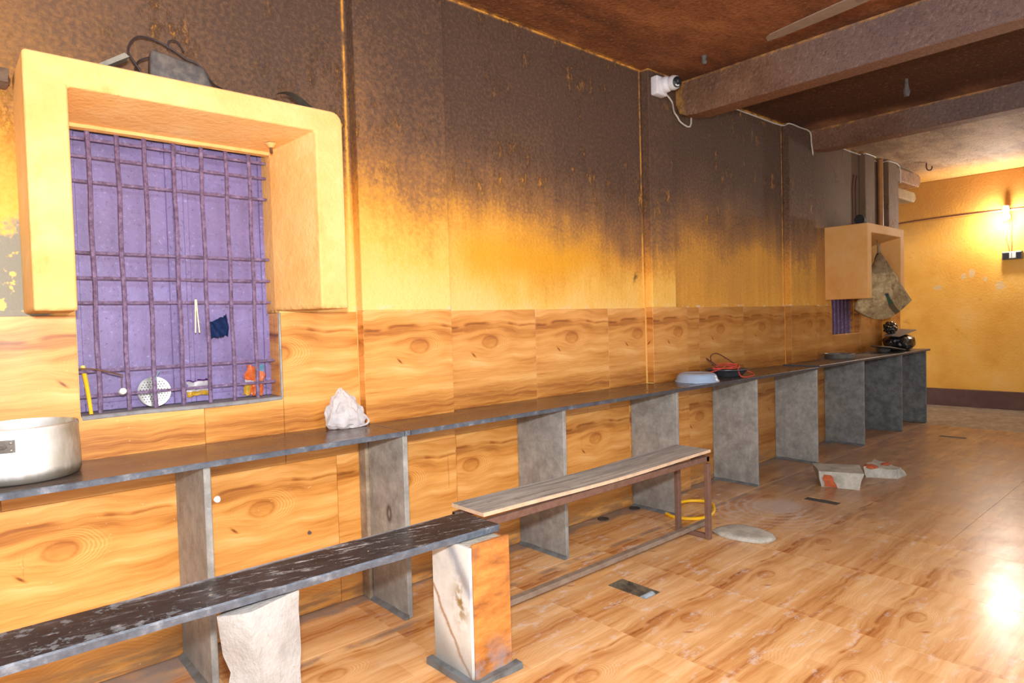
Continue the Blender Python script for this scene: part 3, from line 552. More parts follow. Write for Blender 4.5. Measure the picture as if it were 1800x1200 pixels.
# wood print tiles: upper row z .638-1.248, lower row .028-.638
ZU, ZL = 0.638, 0.028
ZB = 0.001
def wt(x0, x1, z0, z1, ux, row, parent=wl, y=-0.006, th=0.0059):
    bm = B(); tile_mesh(bm, 'y', x0, x1, z0, z1, y, th, ux, row, gap=0.0008, chamf=0.0012); return mk('wall_tile', bm, 'wood_wall', parent)
def rt(x, y0, y1, z0, z1, row, parent, uy=0.0):
    bm = B(); tile_mesh(bm, 'x', y0, y1, z0, z1, x, 0.0059, uy, row, gap=0.0006, chamf=0.001); return mk('wall_tile', bm, 'wood_wall', parent)
for x0, x1, ux in ((-1.69, -1.08, -1.69), (-1.08, -0.47, -1.08), (-0.47, 0.138, -0.47)):
    wt(x0, x1, ZU, 1.248, ux, ZU)
wt(0.138, 0.359, 0.909, 1.248, 0.138, ZU); wt(0.138, 0.748, ZU, 0.908, 0.138, ZU)
wt(0.748, 1.050, ZU, 0.908, 0.748, ZU); wt(1.050, 1.389, ZU, 1.248, 0.748, ZU)
for x0, x1, ux in ((-1.78, -1.17, -1.78), (-1.17, -0.56, -1.17), (-0.56, 0.05, -0.56), (0.05, 0.66, 0.0), (0.66, 1.27, 0.66), (1.27, 1.389, 1.27)):
    wt(x0, x1, ZB, ZL + T, ux, ZL)
# column one
wt(1.391, 1.862, ZU, 1.248, 1.39, ZU, cols[0], -0.0585, 0.006); wt(1.391, 1.862, ZB, ZU, 1.27, ZL, cols[0], -0.0585, 0.006)
rt(1.3905, -0.058, -0.007, 0.766, 1.248, ZU, cols[0], -0.3)
for x0, x1, ux in ((1.864, 2.465, 1.855), (2.465, 3.075, 2.465), (3.075, 3.444, 3.075)):
    wt(x0, x1, ZU, 1.248, ux, ZU)
for x0, x1, ux in ((1.864, 1.905, 1.30), (1.905, 2.35, 1.707), (2.35, 2.65, 2.05), (2.65, 3.26, 2.65), (3.26, 3.444, 3.26)):
    wt(x0, x1, ZB, ZL + T, ux, ZL)
wt(3.456, 3.845, ZU, 1.248, 3.445, ZU, cols[1], -0.0585, 0.006); wt(3.456, 3.80, ZB, ZU, 3.26, ZL, cols[1], -0.0585, 0.006); wt(3.80, 3.845, ZB, ZU, 3.3, ZL, cols[1], -0.0585, 0.006)
rt(3.4555, -0.058, -0.007, 0.766, 1.248, ZU, cols[1], -0.2)
for x0, x1, ux in ((3.847, 4.068, 3.46), (4.068, 4.68, 4.062), (4.68, 5.354, 4.685)):
    wt(x0, x1, ZU, 1.248, ux, ZU)
for x0, x1, ux in ((3.847, 3.885, 3.3), (3.885, 4.275, 3.765), (4.275, 4.885, 4.30), (4.885, 5.354, 4.885)):
    wt(x0, x1, ZB, ZL + T, ux, ZL)
wt(5.366, 5.850, ZU, 1.248, 5.42, ZU, cols[2], -0.0585, 0.006); wt(5.366, 5.850, ZB, ZU, 5.3, ZL, cols[2], -0.0585, 0.006); rt(5.3655, -0.058, -0.007, 0.766, 1.248, ZU, cols[2], -0.4)
wt(5.852, 6.299, ZU, 1.248, 5.80, ZU); wt(6.300, 6.977, ZU, 0.973, 6.40, ZU); wt(6.977, 7.27, ZU, 1.248, 6.98, ZU); wt(7.27, 7.550, ZU, 1.248, 7.2, ZU)
for x0 in (5.852, 6.462, 7.072): wt(x0, min(x0 + T, 7.55), ZB, ZL + T, x0, ZL)
wt(7.561, 7.855, 0.3, 1.248, 7.5, ZU, cols[4], -0.0855, 0.006)
bm = B(); box(bm, 7.552, 7.855, -0.079, 0.0, 0.0, 1.249); mk('column_base', bm, 'soot_wall', cols[4])

# ceiling beams, and two cut-off lintel stubs past the end column
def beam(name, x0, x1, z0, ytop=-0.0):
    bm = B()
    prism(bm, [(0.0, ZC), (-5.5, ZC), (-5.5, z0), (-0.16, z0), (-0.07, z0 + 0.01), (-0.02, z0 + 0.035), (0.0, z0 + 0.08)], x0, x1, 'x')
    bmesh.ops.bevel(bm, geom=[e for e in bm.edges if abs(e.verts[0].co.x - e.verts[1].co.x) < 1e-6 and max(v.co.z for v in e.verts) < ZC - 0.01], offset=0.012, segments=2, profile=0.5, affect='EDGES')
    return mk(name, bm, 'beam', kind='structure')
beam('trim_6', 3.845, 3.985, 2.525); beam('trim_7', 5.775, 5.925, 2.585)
def stub(name, z0, z1, x1, mat):
    bm = B(); prism(bm, [(7.857, z0), (x1 - 0.05, z0), (x1, z0 + 0.05), (x1, z1 - 0.03), (x1 - 0.04, z1), (7.857, z1)], -0.07, 0.10, 'y')
    bmesh.ops.bevel(bm, geom=bm.edges[:], offset=0.012, segments=2, profile=0.5, affect='EDGES'); rough_up(bm, 0.006, 9, 0, 3); return mk(name, bm, mat, kind='structure')
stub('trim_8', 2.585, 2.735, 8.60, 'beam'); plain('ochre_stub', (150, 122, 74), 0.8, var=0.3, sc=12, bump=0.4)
stub('trim_9', 2.40, 2.515, 8.44, 'ochre_stub')
# crusty ledge at the left edge of the picture
bm = B(); box(bm, -0.9, 0.205, -0.085, -0.001, 1.958, 2.000); rough_up(bm, 0.010, 22, 5, 2); mk('trim_10', bm, 'crusty_cement', kind='structure', smooth=True)
# pipe beside the end column
bm = B(); tube(bm, [(7.46, -0.035, 1.27), (7.46, -0.035, 2.0), (7.46, -0.035, 2.76)], 0.026, 12)
mk('downpipe', bm, 'pipe_paint', smooth=True, label='painted vertical downpipe in the corner beside the end column of the long wall', cat='pipe')

# ================================================================== WINDOW 1
w1 = thing('window_1', (0.70, 0.0, 0.909), kind='structure')
def hood_mesh(x0, x1, xi0, xi1, xb0, xb1, z0, zt, zsf, zsb, d, bev, rl=0.012, rr=0.045):
    """three-sided concrete hood: two fins and a top slab, inner faces splayed towards the opening"""
    bm = B()
    def arc(cx, cz, r, a0, a1, n=5): return [(cx + r * math.cos(a0 + (a1 - a0) * i / n), cz + r * math.sin(a0 + (a1 - a0) * i / n)) for i in range(n + 1)]
    top = arc(x1 - rr, zt - rr, rr, 0, math.pi / 2) + arc(x0 + rl, zt - rl, rl, math.pi / 2, math.pi)
    F = [(x0, z0), (xi0, z0), (xi0, zsf), (xi1, zsf), (xi1, z0), (x1, z0)] + top
    K = [(x0, z0), (xb0, z0), (xb0, zsb), (xb1, zsb), (xb1, z0), (x1, z0)] + top
    f = [bm.verts.new((p[0], -d, p[1])) for p in F]; k = [bm.verts.new((p[0], -0.0005, p[1])) for p in K]; nf = len(F)
    bm.faces.new(f); bm.faces.new(k[::-1])
    for i in range(nf): bm.faces.new((f[i], f[(i + 1) % nf], k[(i + 1) % nf], k[i]))
    bmesh.ops.recalc_face_normals(bm, faces=bm.faces[:]); bm.normal_update()
    es = [e for e in bm.edges if any(v.co.y < -0.01 for v in e.verts) and e.calc_face_angle(0) > 0.6]
    bmesh.ops.bevel(bm, geom=es, offset=bev, segments=3, profile=0.5, affect='EDGES'); return bm
bm = hood_mesh(0.222, 1.214, 0.329, 1.104, 0.347, 1.033, 1.256, 2.006, 1.920, 1.886, 0.27, 0.007)
for v in bm.verts:
    if v.co.y < -0.001: v.co += mn.noise_vector(v.co * 14) * 0.003
mk('hood', bm, 'hood', w1)
# lining of the opening: brown wood tile reveals and cement sill
bm = B(); tile_mesh(bm, 'x', 0.001, 0.099, 0.912, 1.248, 1.0405, 0.008, 0.3, ZU, gap=0.0005, chamf=0.001); mk('reveal_tile', bm, 'wood_wall', w1)
bm = B(); box(bm, 1.041, 1.048, -0.009, 0.0, 0.905, 1.248); mk('edge_strip', bm, 'kota_stone', w1)
bm = B(); box(bm, 0.361, 1.048, -0.008, 0.12, 0.895, 0.9115, 0.003); rough_up(bm, 0.003, 24, 3, 5); mk('sill', bm, 'sill_cement', w1, smooth=True)
bm = B(); box(bm, 1.034, 1.0488, 0.0005, 0.099, 1.2485, 1.8895); mk('reveal_plaster', bm, 'hood', w1)
bm = B(); box(bm, 0.361, 1.033, 0.0005, 0.034, 1.874, 1.8895); rough_up(bm, 0.003, 40, 8, 3); mk('reveal_plaster', bm, 'hood', w1)
# steel shutter
SY = 0.10
for x0, x1 in ((0.362, 0.700), (0.722, 1.046)):
    bm = B(); box(bm, x0, x1, SY, SY + 0.02, 0.913, 1.888, 0.002)
    leaf = mk('shutter_leaf', bm, 'purple', w1)
    bm = B()
    for a, b in ((x0 + 0.0, x0 + 0.028), (x1 - 0.028, x1)): box(bm, a + 0.001, b - 0.001, SY - 0.010, SY + 0.001, 0.914, 1.886, 0.002)
    for z in (0.914, 1.855): box(bm, x0 + 0.028, x1 - 0.028, SY - 0.009, SY + 0.001, z, z + 0.028, 0.002)
    mk('leaf_frame', bm, 'purple', leaf)
bm = B(); box(bm, 0.694, 0.730, SY - 0.020, SY - 0.0105, 0.914, 1.886, 0.003); mk('cover_strip', bm, 'purple', w1)
HZ = [0.971, 1.057, 1.292, 1.377, 1.463, 1.705, 1.789, 1.849]
VX = [0.423, 0.510, 0.595, 0.690, 0.785, 0.875, 0.963]
for k, z in enumerate(HZ):
    bm = B()
    box(bm, 0.360, 1.033 if z > 1.25 else 1.0405, 0.0425, 0.0475, z - 0.0052, z + 0.0052, 0.001)
    mk('grille_flat', bm, 'grille', w1)
for k, x in enumerate(VX):
    bm = B(); tube(bm, [(x + 0.002 * math.sin(i * 1.9 + k), 0.0345 + 0.0005 * math.sin(i * 2.3), 0.908 + (1.892 - 0.908) * i / 9) for i in range(10)], 0.0078, 8)
    mk('grille_bar', bm, 'grille', w1, smooth=True)

# ================================================================== WINDOW 2
w2 = thing('window_2', (6.64, 0.0, 0.974), kind='structure')
bm = hood_mesh(6.170, 7.080, 6.258, 6.990, 6.30, 6.975, 1.300, 1.965, 1.885, 1.80, 0.37, 0.006, 0.008, 0.012); mk('hood', bm, 'hood', w2)
bm = B(); box(bm, 6.300, 6.862, 0.05, 0.07, 0.975, 1.718, 0.002); mk('shutter_leaf', bm, 'purple', w2)
bm = B(); tile_mesh(bm, 'y', 6.862, 6.968, 0.975, 1.718, 0.060, 0.015, 6.75, ZU); mk('reveal_tile', bm, 'wood_wall', w2)
bm = B(); tile_mesh(bm, 'x', 0.0005, 0.059, 0.975, 1.718, 6.9685, 0.006, 0.3, ZU); mk('reveal_tile', bm, 'wood_wall', w2)
for k in range(6):
    bm = B(); tube(bm, [(6.345 + 0.088 * k, 0.030, 0.975), (6.345 + 0.088 * k, 0.030, 1.718)], 0.008, 8); mk('grille_bar', bm, 'grille', w2, smooth=True)
for z in (1.03, 1.10, 1.17, 1.36):
    bm = B(); box(bm, 6.301, 6.866, 0.039, 0.045, z - 0.007, z + 0.007); mk('grille_flat', bm, 'grille', w2)

# ================================================================== STONE COUNTER
XS = [0.649, 1.4006, 2.3198, 3.2845, 4.2285, 5.1721, 6.1181, 7.0645, 7.7841]
ct = thing('stone_counter', (3.5, -0.18, 0.0), 'long black stone counter on grey slab legs running along the wood tiled wall', 'counter')
def top_slab(x0, x1, z, th, yb=-0.0065, seed=0):
    bm = B(); n = max(3, int((x1 - x0) / 0.12)); fr = []; 
    sec = []
    for i in range(n + 1):
        x = x0 + (x1 - x0) * i / n; w = -0.366 + 0.003 * mn.noise(Vector((x * 5, seed, 0)))
        yb2 = yb
        if CA[0] - 0.001 <= x <= CA[1] or CB[0] <= x <= CB[1] or CC[0] <= x <= CC[1]: yb2 = -0.066
        sec.append((x, w, yb2))
    prev = None
    for x, w, y2 in sec:
        c = 0.003; ring = [bm.verts.new(p) for p in ((x, y2, z), (x, w + c, z), (x, w, z - c), (x, w + 0.002, z - th), (x, y2, z - th))]
        if prev:
            for k in range(5):
                f = bm.faces.new((prev[k], prev[(k + 1) % 5], ring[(k + 1) % 5], ring[k])); f.material_index = 1 if k in (1, 2) else 0
        else:
            f = bm.faces.new(ring); f.material_index = 1
        prev = ring
    f = bm.faces.new(prev[::-1]); f.material_index = 1
    return mk('countertop', bm, ['granite', 'granite_edge'], ct)
top_slab(-1.2, 1.387, 0.763, 0.019, seed=1); top_slab(1.391, 1.415, 0.763, 0.019, yb=-0.066, seed=1); top_slab(1.419, 5.180, 0.762, 0.019, yb=-0.066, seed=2); top_slab(5.184, 7.868, 0.772, 0.019, yb=-0.066, seed=3)
# rear infill pieces of the top between the columns
for x0, x1, z in ((1.866, 3.450, 0.7618), (3.849, 5.178, 0.7618), (5.853, 7.55, 0.7718)):
    bm = B(); box(bm, x0, x1, -0.066, -0.0075, z - 0.02, z); mk('countertop', bm, 'granite', ct)
for k, x in enumerate(XS):
    bm = B(); yb = -0.067 if any(c[0] - 0.02 < x < c[1] + 0.02 for c in (CA, CB, CC, CE)) else -0.0075
    fy = -0.347; t = 0.011; zt = 0.7425 if k < 6 else 0.7528
    n = 5
    hexa(bm, [(x - t, fy, 0.0005), (x + t, fy, 0.0005), (x + t, yb, 0.0005), (x - t, yb, 0.0005), (x - t, fy, zt), (x + t, fy, zt), (x + t, yb, zt), (x - t, yb, zt)])
    bmesh.ops.bevel(bm, geom=bm.edges[:], offset=0.002, segments=1, affect='EDGES')
    mk('leg_slab', bm, 'kota_stone', ct)
    # cement fillet at the foot
    bm = B(); prism(bm, [(x - t - 0.020, 0.0004), (x - t + 0.001, 0.0004), (x - t + 0.001, 0.016), (x - t - 0.004, 0.012)], fy - 0.004, yb - 0.004, 'y'); rough_up(bm, 0.003, 30, 3, k); mk('mortar_fillet', bm, 'wet_cement', ct, smooth=True)
bm = B(); box(bm, 1.373, 1.389, -0.068, -0.0075, 0.0006, 0.743, 0.002); mk('filler_strip', bm, 'grey_slab', ct)

# ================================================================== FRONT BENCH (black slab)
pl = thing('bench_pillar', (1.36, -0.81, 0.0), 'square brick pillar with a marble side and an orange wood tile side under the black bench end', 'pillar')
bm = B(); box(bm, 1.285, 1.432, -0.905, -0.705, 0.0005, 0.452); mk('core', bm, 'mortar', pl)
bm = B(); box(bm, 1.273, 1.2845, -0.913, -0.702, 0.010, 0.4525, 0.001); mk('marble_tile', bm, 'marble', pl, label='white veined marble tile')
bm = B(); box(bm, 1.2855, 1.443, -0.917, -0.9055, 0.010, 0.462, 0.001); mk('wood_tile', bm, 'worn_tile', pl, label='worn orange wood print tile')
bm = B(); box(bm, 1.4325, 1.442, -0.905, -0.702, 0.010, 0.452, 0.001); mk('wood_tile', bm, 'worn_tile', pl)
bm = B(); box(bm, 1.246, 1.272, -0.945, -0.685, 0.0006, 0.022); box(bm, 1.246, 1.462, -0.945, -0.918, 0.0006, 0.022); rough_up(bm, 0.007, 22, 3, 4, 0.0006); mk('mortar_skirt', bm, 'wet_cement', pl, smooth=True)
bm = B()
n = 26; prev = None
for i in range(n + 1):
    x = -0.75 + (1.452 + 0.75) * i / n; q = (x + 0.75) / 2.2
    f0 = -0.826 - 0.035 * max(0, x - 0.2) / 1.25 + 0.0035 * mn.noise(Vector((x * 9, 1, 0))); b0 = -0.624 - 0.012 * max(0, x) + 0.002 * mn.noise(Vector((x * 9, 7, 0)))
    dz = 0.0025 * mn.noise(Vector((x * 8, 3, 2)))
    z = 0.482; ring = [bm.verts.new(p) for p in ((x, b0, z), (x, f0 + 0.004, z), (x, f0, z - 0.005), (x, f0 + 0.004, z - 0.0235 + dz * 0.6), (x, b0, z - 0.0235))]
    if prev:
        for k in range(5):
            f = bm.faces.new((prev[k], prev[(k + 1) % 5], ring[(k + 1) % 5], ring[k])); f.material_index = 1 if k in (1, 2) else 0
    else: bm.faces.new(ring)
    prev = ring
f = bm.faces.new(prev[::-1]); f.material_index = 1
# bench top rests on pillar and on the concrete block
bm2 = bm
for v in bm2.verts: v.co.z += 0.0
mk('stone_bench_top', bm2, ['granite_bench', 'granite_edge'], label='scuffed black stone bench slab with white scratches in the left foreground', cat='bench')
bm = B(); hexa(bm, [(0.605, -0.868, 0.0), (0.735, -0.822, 0.0), (0.70, -0.68, 0.0), (0.552, -0.775, 0.0), (0.592, -0.856, 0.445), (0.742, -0.818, 0.4535), (0.70, -0.68, 0.4535), (0.533, -0.792, 0.435)])
bmesh.ops.subdivide_edges(bm, edges=bm.edges[:], cuts=7, use_grid_fill=True)
for v in bm.verts:
    d = mn.noise_vector(v.co * 9 + Vector((3, 2, 1))) * 0.007 + mn.noise_vector(v.co * 34) * 0.0025
    if v.co.z > 0.42: d.z = -abs(d.z) * 0.6
    if v.co.z < 0.005: d.z = 0
    v.co += d
    if 0.20 < v.co.z < 0.32 and v.co.x < 0.60: v.co.x += 0.020 * (1 - abs(v.co.z - 0.26) / 0.06)
mk('concrete_block', bm, 'concrete', smooth=True, angle=50, label='broken white concrete block standing upright under the middle of the black bench', cat='concrete block')

# ================================================================== WOODEN BENCH with metal frame
wb = thing('wooden_bench', (2.33, -0.57, 0.0), 'narrow wooden bench with warped grey plank and brown metal frame', 'bench')
bm = B(); n = 18; prev = None
for i in range(n + 1):
    x = 1.545 + (3.118 - 1.545) * i / n; q = i / n
    z = 0.459 - 0.010 * math.sin(math.pi * q) + 0.006 * q + 0.0015 * math.sin(q * 9)
    f0, b0 = -0.655 - 0.010 * q, -0.452 + 0.012 * q
    ring = [bm.verts.new(p) for p in ((x, b0, z), (x, f0 + 0.004, z - 0.0005), (x, f0, z - 0.004), (x, f0, z - 0.015), (x, b0, z - 0.015))]
    if prev:
        for k in range(5):
            f = bm.faces.new((prev[k], prev[(k + 1) % 5], ring[(k + 1) % 5], ring[k])); f.material_index = 1 if k in (1, 2) else 0
    else: f = bm.faces.new(ring); f.material_index = 1
    prev = ring
f = bm.faces.new(prev[::-1]); f.material_index = 1
mk('seat_plank', bm, ['plank', 'fresh_cut_wood'], wb)
bm = B()
for y in (-0.652, -0.484): box(bm, 1.530, 3.105, y - 0.012, y + 0.012, 0.404, 0.4325, 0.002)
for x in (1.543, 3.092): box(bm, x - 0.013, x + 0.013, -0.664, -0.472, 0.404, 0.4327, 0.002)
mk('seat_frame', bm, 'rusty_brown_metal', wb)
for x, y in ((1.60, -0.652), (1.60, -0.484), (3.045, -0.688), (3.045, -0.500)):
    bm = B(); box(bm, x - 0.014, x + 0.014, y - 0.013, y + 0.013, 0.001, 0.405, 0.002); mk('leg', bm, 'rusty_brown_metal', wb)
for x in (1.60, 3.045):
    bm = B(); box(bm, x - 0.012, x + 0.012, -0.676, -0.512, 0.003, 0.026, 0.002); mk('foot_bar', bm, 'rusty_brown_metal', wb)
bm = B(); box(bm, 1.588, 3.20, -0.602, -0.566, 0.0265, 0.050, 0.003); rough_up(bm, 0.001, 30, 2, 1); mk('stretcher', bm, 'dusty_metal_rail', wb)

# ================================================================== FLOOR ITEMS
for k, (x0, x1, y0, y1) in enumerate(HOLES):
    lab = ['open rectangular drain hole with muddy bed in front of the wooden bench', 'dark narrow drain slot in the floor beside the white plastered brick', 'dark drain slot far along the floor beyond the stone counter end'][k]
    d = thing('floor_drain', ((x0 + x1) / 2, (y0 + y1) / 2, -0.0415), lab, 'drain', group='rectangular floor drains')
    bm = B(); dz = -0.024 if k == 0 else -0.003
    box(bm, x0 + 0.001, x1 - 0.001, y0 + 0.001, y1 - 0.001, -0.0412, dz); rough_up(bm, 0.003, 30, 5, k + 1); 
    for v in bm.verts:
        v.co.x = min(max(v.co.x, x0 + 0.0006), x1 - 0.0006); v.co.y = min(max(v.co.y, y0 + 0.0006), y1 - 0.0006); v.co.z = max(v.co.z, -0.0415)
    mk('drain_bed', bm, 'mud' if k == 0 else 'dark_grate', d, smooth=True)
    if k == 0:
        for q in ((x0 + 0.0003, x0 + 0.004, y0 + 0.0003, y1 - 0.0003), (x1 - 0.004, x1 - 0.0003, y0 + 0.0003, y1 - 0.0003), (x0 + 0.004, x1 - 0.004, y0 + 0.0003, y0 + 0.004), (x0 + 0.004, x1 - 0.004, y1 - 0.004, y1 - 0.0003)):
            bm = B(); box(bm, q[0], q[1], q[2], q[3], -0.041, -0.0015); mk('drain_wall', bm, 'mud', d)
        bm = B(); tube(bm, [(x0 + 0.02, y0 + 0.032, -0.020), (x1 - 0.018, y0 + 0.034, -0.020)], 0.019, 12); mk('pipe', bm, 'pvc_pipe', d, smooth=True, label='pale blue plastic pipe end')
for cx, cy, lab in ((3.228, -0.055, 'small round dark drain cap on the floor at the wall beside the fourth slab'), (2.93, -0.055, 'small round dark drain cap on the floor at the wall under the wooden bench middle')):
    bm = B(); lathe(bm, [(0.0, 0.0005), (0.034, 0.0005), (0.034, 0.004), (0.030, 0.006), (0.022, 0.004), (0.0, 0.004)], (cx, cy, 0.0), 20); mk('drain_cap', bm, 'dark_grate', smooth=True, angle=40, label=lab, cat='drain cap')
# hose
pts = [(3.245, -0.280, 0.010), (3.222, -0.36, 0.009), (3.262, -0.445, 0.009), (3.345, -0.485, 0.009), (3.45, -0.47, 0.012), (3.56, -0.40, 0.02), (3.59, -0.325, 0.022), (3.545, -0.25, 0.02), (3.48, -0.222, 0.018), (3.42, -0.232, 0.012)]
bm = B(); tube(bm, spline(pts, 8), 0.0095, 10); mk('hose', bm, 'yellow_plastic', smooth=True, label='loop of yellow hose lying on the floor behind the wooden bench leg', cat='hose')
# flat stone
out = [(3.145, -0.655), (3.20, -0.645), (3.30, -0.675), (3.338, -0.735), (3.338, -0.83), (3.30, -0.915), (3.24, -0.952), (3.165, -0.925), (3.125, -0.84), (3.115, -0.74)]
bm = B(); c = Vector((3.23, -0.795))
rings = []
for sc, z in ((1.0, 0.001), (1.03, 0.010), (0.97, 0.020), (0.80, 0.025)):
    rings.append([bm.verts.new((c.x + (x - c.x) * sc, c.y + (y - c.y) * sc, z + (0.002 * mn.noise(Vector((x * 20, y * 20, z))) if z > 0.005 else 0))) for x, y in [tuple(p) for p in [(q.x, q.y) for q in spline([(a, b, 0) for a, b in out + out[:1]], 4)[:-1]]]])
m = len(rings[0])
for a, b in zip(rings, rings[1:]):
    for k in range(m): bm.faces.new((a[k], a[(k + 1) % m], b[(k + 1) % m], b[k]))
bm.faces.new(rings[0][::-1]); bm.faces.new(rings[-1])
mk('flat_stone', bm, 'mortar', smooth=True, angle=60, label='flat oval grey cement piece lying on the floor at the foot of the wooden bench', cat='stone')
# plastered brick with red brick showing
bk = thing('plastered_brick', (4.65, -0.70, 0.0), 'white plastered brick with one red broken corner on the floor', 'brick')
bm = B()
hexa(bm, [(4.500, -0.655, 0.0), (4.565, -0.878, 0.0), (4.800, -0.790, 0.0), (4.700, -0.540, 0.0), (4.478, -0.650, 0.108), (4.590, -0.900, 0.108), (4.850, -0.775, 0.106), (4.690, -0.515, 0.108)])
bmesh.ops.subdivide_edges(bm, edges=bm.edges[:], cuts=6, use_grid_fill=True)
for v in bm.verts:
    v.co += Vector((mn.noise_vector(v.co * 18).x * 0.006, mn.noise_vector(v.co * 18).y * 0.006, 0 if (v.co.z < 0.004 or v.co.z > 0.1) else mn.noise(v.co * 18) * 0.004))
mk('block', bm, 'mortar', bk, smooth=True, angle=40)
bm = B()  # exposed red brick: an uneven scab on the near face
def face_pt(s, h):
    a = Vector((4.500, -0.655, 0)).lerp(Vector((4.478, -0.650, 0.108)), h); b = Vector((4.565, -0.878, 0)).lerp(Vector((4.590, -0.900, 0.108)), h); return a.lerp(b, s)
loop = [(0.10, 0.06), (0.44, 0.02), (0.40, 0.22), (0.34, 0.42), (0.33, 0.62), (0.28, 0.78), (0.12, 0.80), (0.07, 0.55), (0.12, 0.3)]
nrm = Vector((-0.955, -0.29, 0)); fr = [bm.verts.new(face_pt(*q) + nrm * 0.010) for q in loop]; bkv = [bm.verts.new(face_pt(*q) - nrm * 0.01) for q in loop]
bm.faces.new(fr); bm.faces.new(bkv[::-1])
for i in range(len(loop)): bm.faces.new((fr[i], fr[(i + 1) % len(loop)], bkv[(i + 1) % len(loop)], bkv[i]))
mk('bare_brick', bm, 'red_brick', bk, label='bare red brick patch')
bm = B(); hexa(bm, [(4.95, -0.78, 0.0), (5.045, -0.955, 0.0), (5.22, -0.96, 0.0), (5.28, -0.75, 0.0), (4.95, -0.765, 0.078), (5.06, -0.945, 0.060), (5.20, -0.925, 0.045), (5.26, -0.73, 0.075)])
bmesh.ops.subdivide_edges(bm, edges=bm.edges[:], cuts=6, use_grid_fill=True); rough_up(bm, 0.010, 14, 0, 8, 0.0)
rb = thing('rubble_piece', (5.1, -0.85, 0.0), 'low broken mortar lump with traces of red brick behind the white brick', 'rubble')
mk('lump', bm, 'mortar', rb, smooth=True, angle=50)
for c_, r_, q_ in (((5.00, -0.795, 0.072), (0.055, 0.05, 0.014), 2), ((5.19, -0.83, 0.064), (0.05, 0.03, 0.010), 5)):
    bm = B(); blob(bm, c_, r_, 2, 0.3, 3, seed=q_); mk('bare_brick', bm, 'red_brick', rb, smooth=True, label='bare red brick chip')

# ================================================================== ON THE COUNTER
pt = thing('cooking_pot', (0.175, -0.11, 0.763), 'aluminium cooking pot with rolled rim at the left end of the counter', 'pot')
H = 0.158; R = 0.145
prof = [(0.0, 0.0), (R * 0.90, 0.0), (R * 0.965, 0.004), (R * 1.0, 0.018), (R * 0.995, 0.06), (R * 0.985, 0.11), (R * 0.97, H - 0.018), (R * 0.985, H - 0.008), (R * 0.975, H), (R * 0.93, H + 0.002), (R * 0.915, H - 0.008), (R * 0.93, H - 0.03), (R * 0.95, 0.06), (R * 0.93, 0.012), (0.0, 0.010)]
bm = B(); lathe(bm, prof, (0.190, -0.153, 0.7634), 64); mk('body', bm, 'aluminium', pt, smooth=True, angle=60)
ang = math.radians(-115); hc = Vector((0.190, -0.153, 0.7634)); o3 = Vector((math.cos(ang), math.sin(ang), 0)); tg = Vector((-math.sin(ang), math.cos(ang), 0))
bm = B()
def hp(s, z, out): # point on the pot wall: s metres along the wall, z height
    a2 = ang + s / R; return hc + Vector((math.cos(a2), math.sin(a2), 0)) * (R + out) + Vector((0, 0, z))
for s0, s1 in ((-0.035, 0.035),):
    g = [[bm.verts.new(hp(s0 + (s1 - s0) * i / 6, 0.096 + 0.036 * j / 3, 0.0015)) for i in range(7)] for j in range(4)]
    fs = [bm.faces.new((g[j][i], g[j][i + 1], g[j + 1][i + 1], g[j + 1][i])) for j in range(3) for i in range(6)]
    bmesh.ops.solidify(bm, geom=fs, thickness=-0.003)
hb = mk('handle_plate', bm, 'pale_tin', pt)
for s in (0.026, -0.026):
    for z in (0.104, 0.124):
        bm = B(); bmesh.ops.create_icosphere(bm, subdivisions=2, radius=0.0042, matrix=Matrix.Translation(hp(s, z, 0.005))); mk('rivet', bm, 'steel', hb, smooth=True)
bm = B(); tube(bm, spline([hp(0.012, 0.114, 0.004), hp(0.014, 0.118, 0.03), hp(0.0, 0.12, 0.042), hp(-0.03, 0.118, 0.03), hp(-0.028, 0.114, 0.004)], 8), 0.005, 8); mk('handle', bm, 'dull_steel', pt, smooth=True)

# clear plastic bag
bm = B()
def bagshape(p, n):
    h = (n.z + 1) / 2; w = 1.0 - 0.62 * h ** 1.4; q = Vector((p.x * w, p.y * w, p.z)); q.x -= 0.022 * h; return q
blob(bm, (1.285, -0.085, 0.83), (0.105, 0.066, 0.094), 4, 0.17, 1.9, flat=0.7645, seed=4, shape=bagshape)
cb = thing('plastic_bag', (1.285, -0.085, 0.764), 'crumpled clear plastic bag standing on the counter near the column', 'bag')
mk('pouch', bm, 'clear_bag', cb, smooth=True, angle=22)
bm = B(); tube(bm, spline([(1.315, -0.105, 0.84), (1.345, -0.115, 0.815), (1.362, -0.118, 0.795), (1.368, -0.118, 0.783), (1.355, -0.12, 0.772), (1.32, -0.125, 0.768)], 6), 0.0042, 6); mk('handle_loop', bm, 'clear_bag', cb, smooth=True)

ZT = 0.7625
bm = B(); lathe(bm, [(0.0, 0.052), (0.095, 0.052), (0.100, 0.055), (0.108, 0.052), (0.120, 0.044), (0.128, 0.030), (0.132, 0.014), (0.142, 0.004), (0.142, 0.0), (0.132, 0.0), (0.124, 0.012), (0.116, 0.036), (0.10, 0.046), (0.0, 0.046)], (3.715, -0.205, ZT), 48)
mk('plastic_basin', bm, 'blue_white_plastic', smooth=True, angle=50, label='pale blue plastic basin turned upside down on the counter', cat='basin')
pn = thing('metal_bowl', (4.13, -0.185, ZT), 'grey metal bowl with sloping sides under the tangle of red wire', 'bowl')
bm = B(); lathe(bm, [(0.0, 0.0), (0.088, 0.0), (0.096, 0.006), (0.128, 0.042), (0.150, 0.050), (0.150, 0.053), (0.126, 0.047), (0.092, 0.010), (0.0, 0.006)], (4.13, -0.185, ZT + 0.0005), 48); mk('body', bm, 'dark_steel', pn, smooth=True, angle=50)
zr = ZT + 0.056
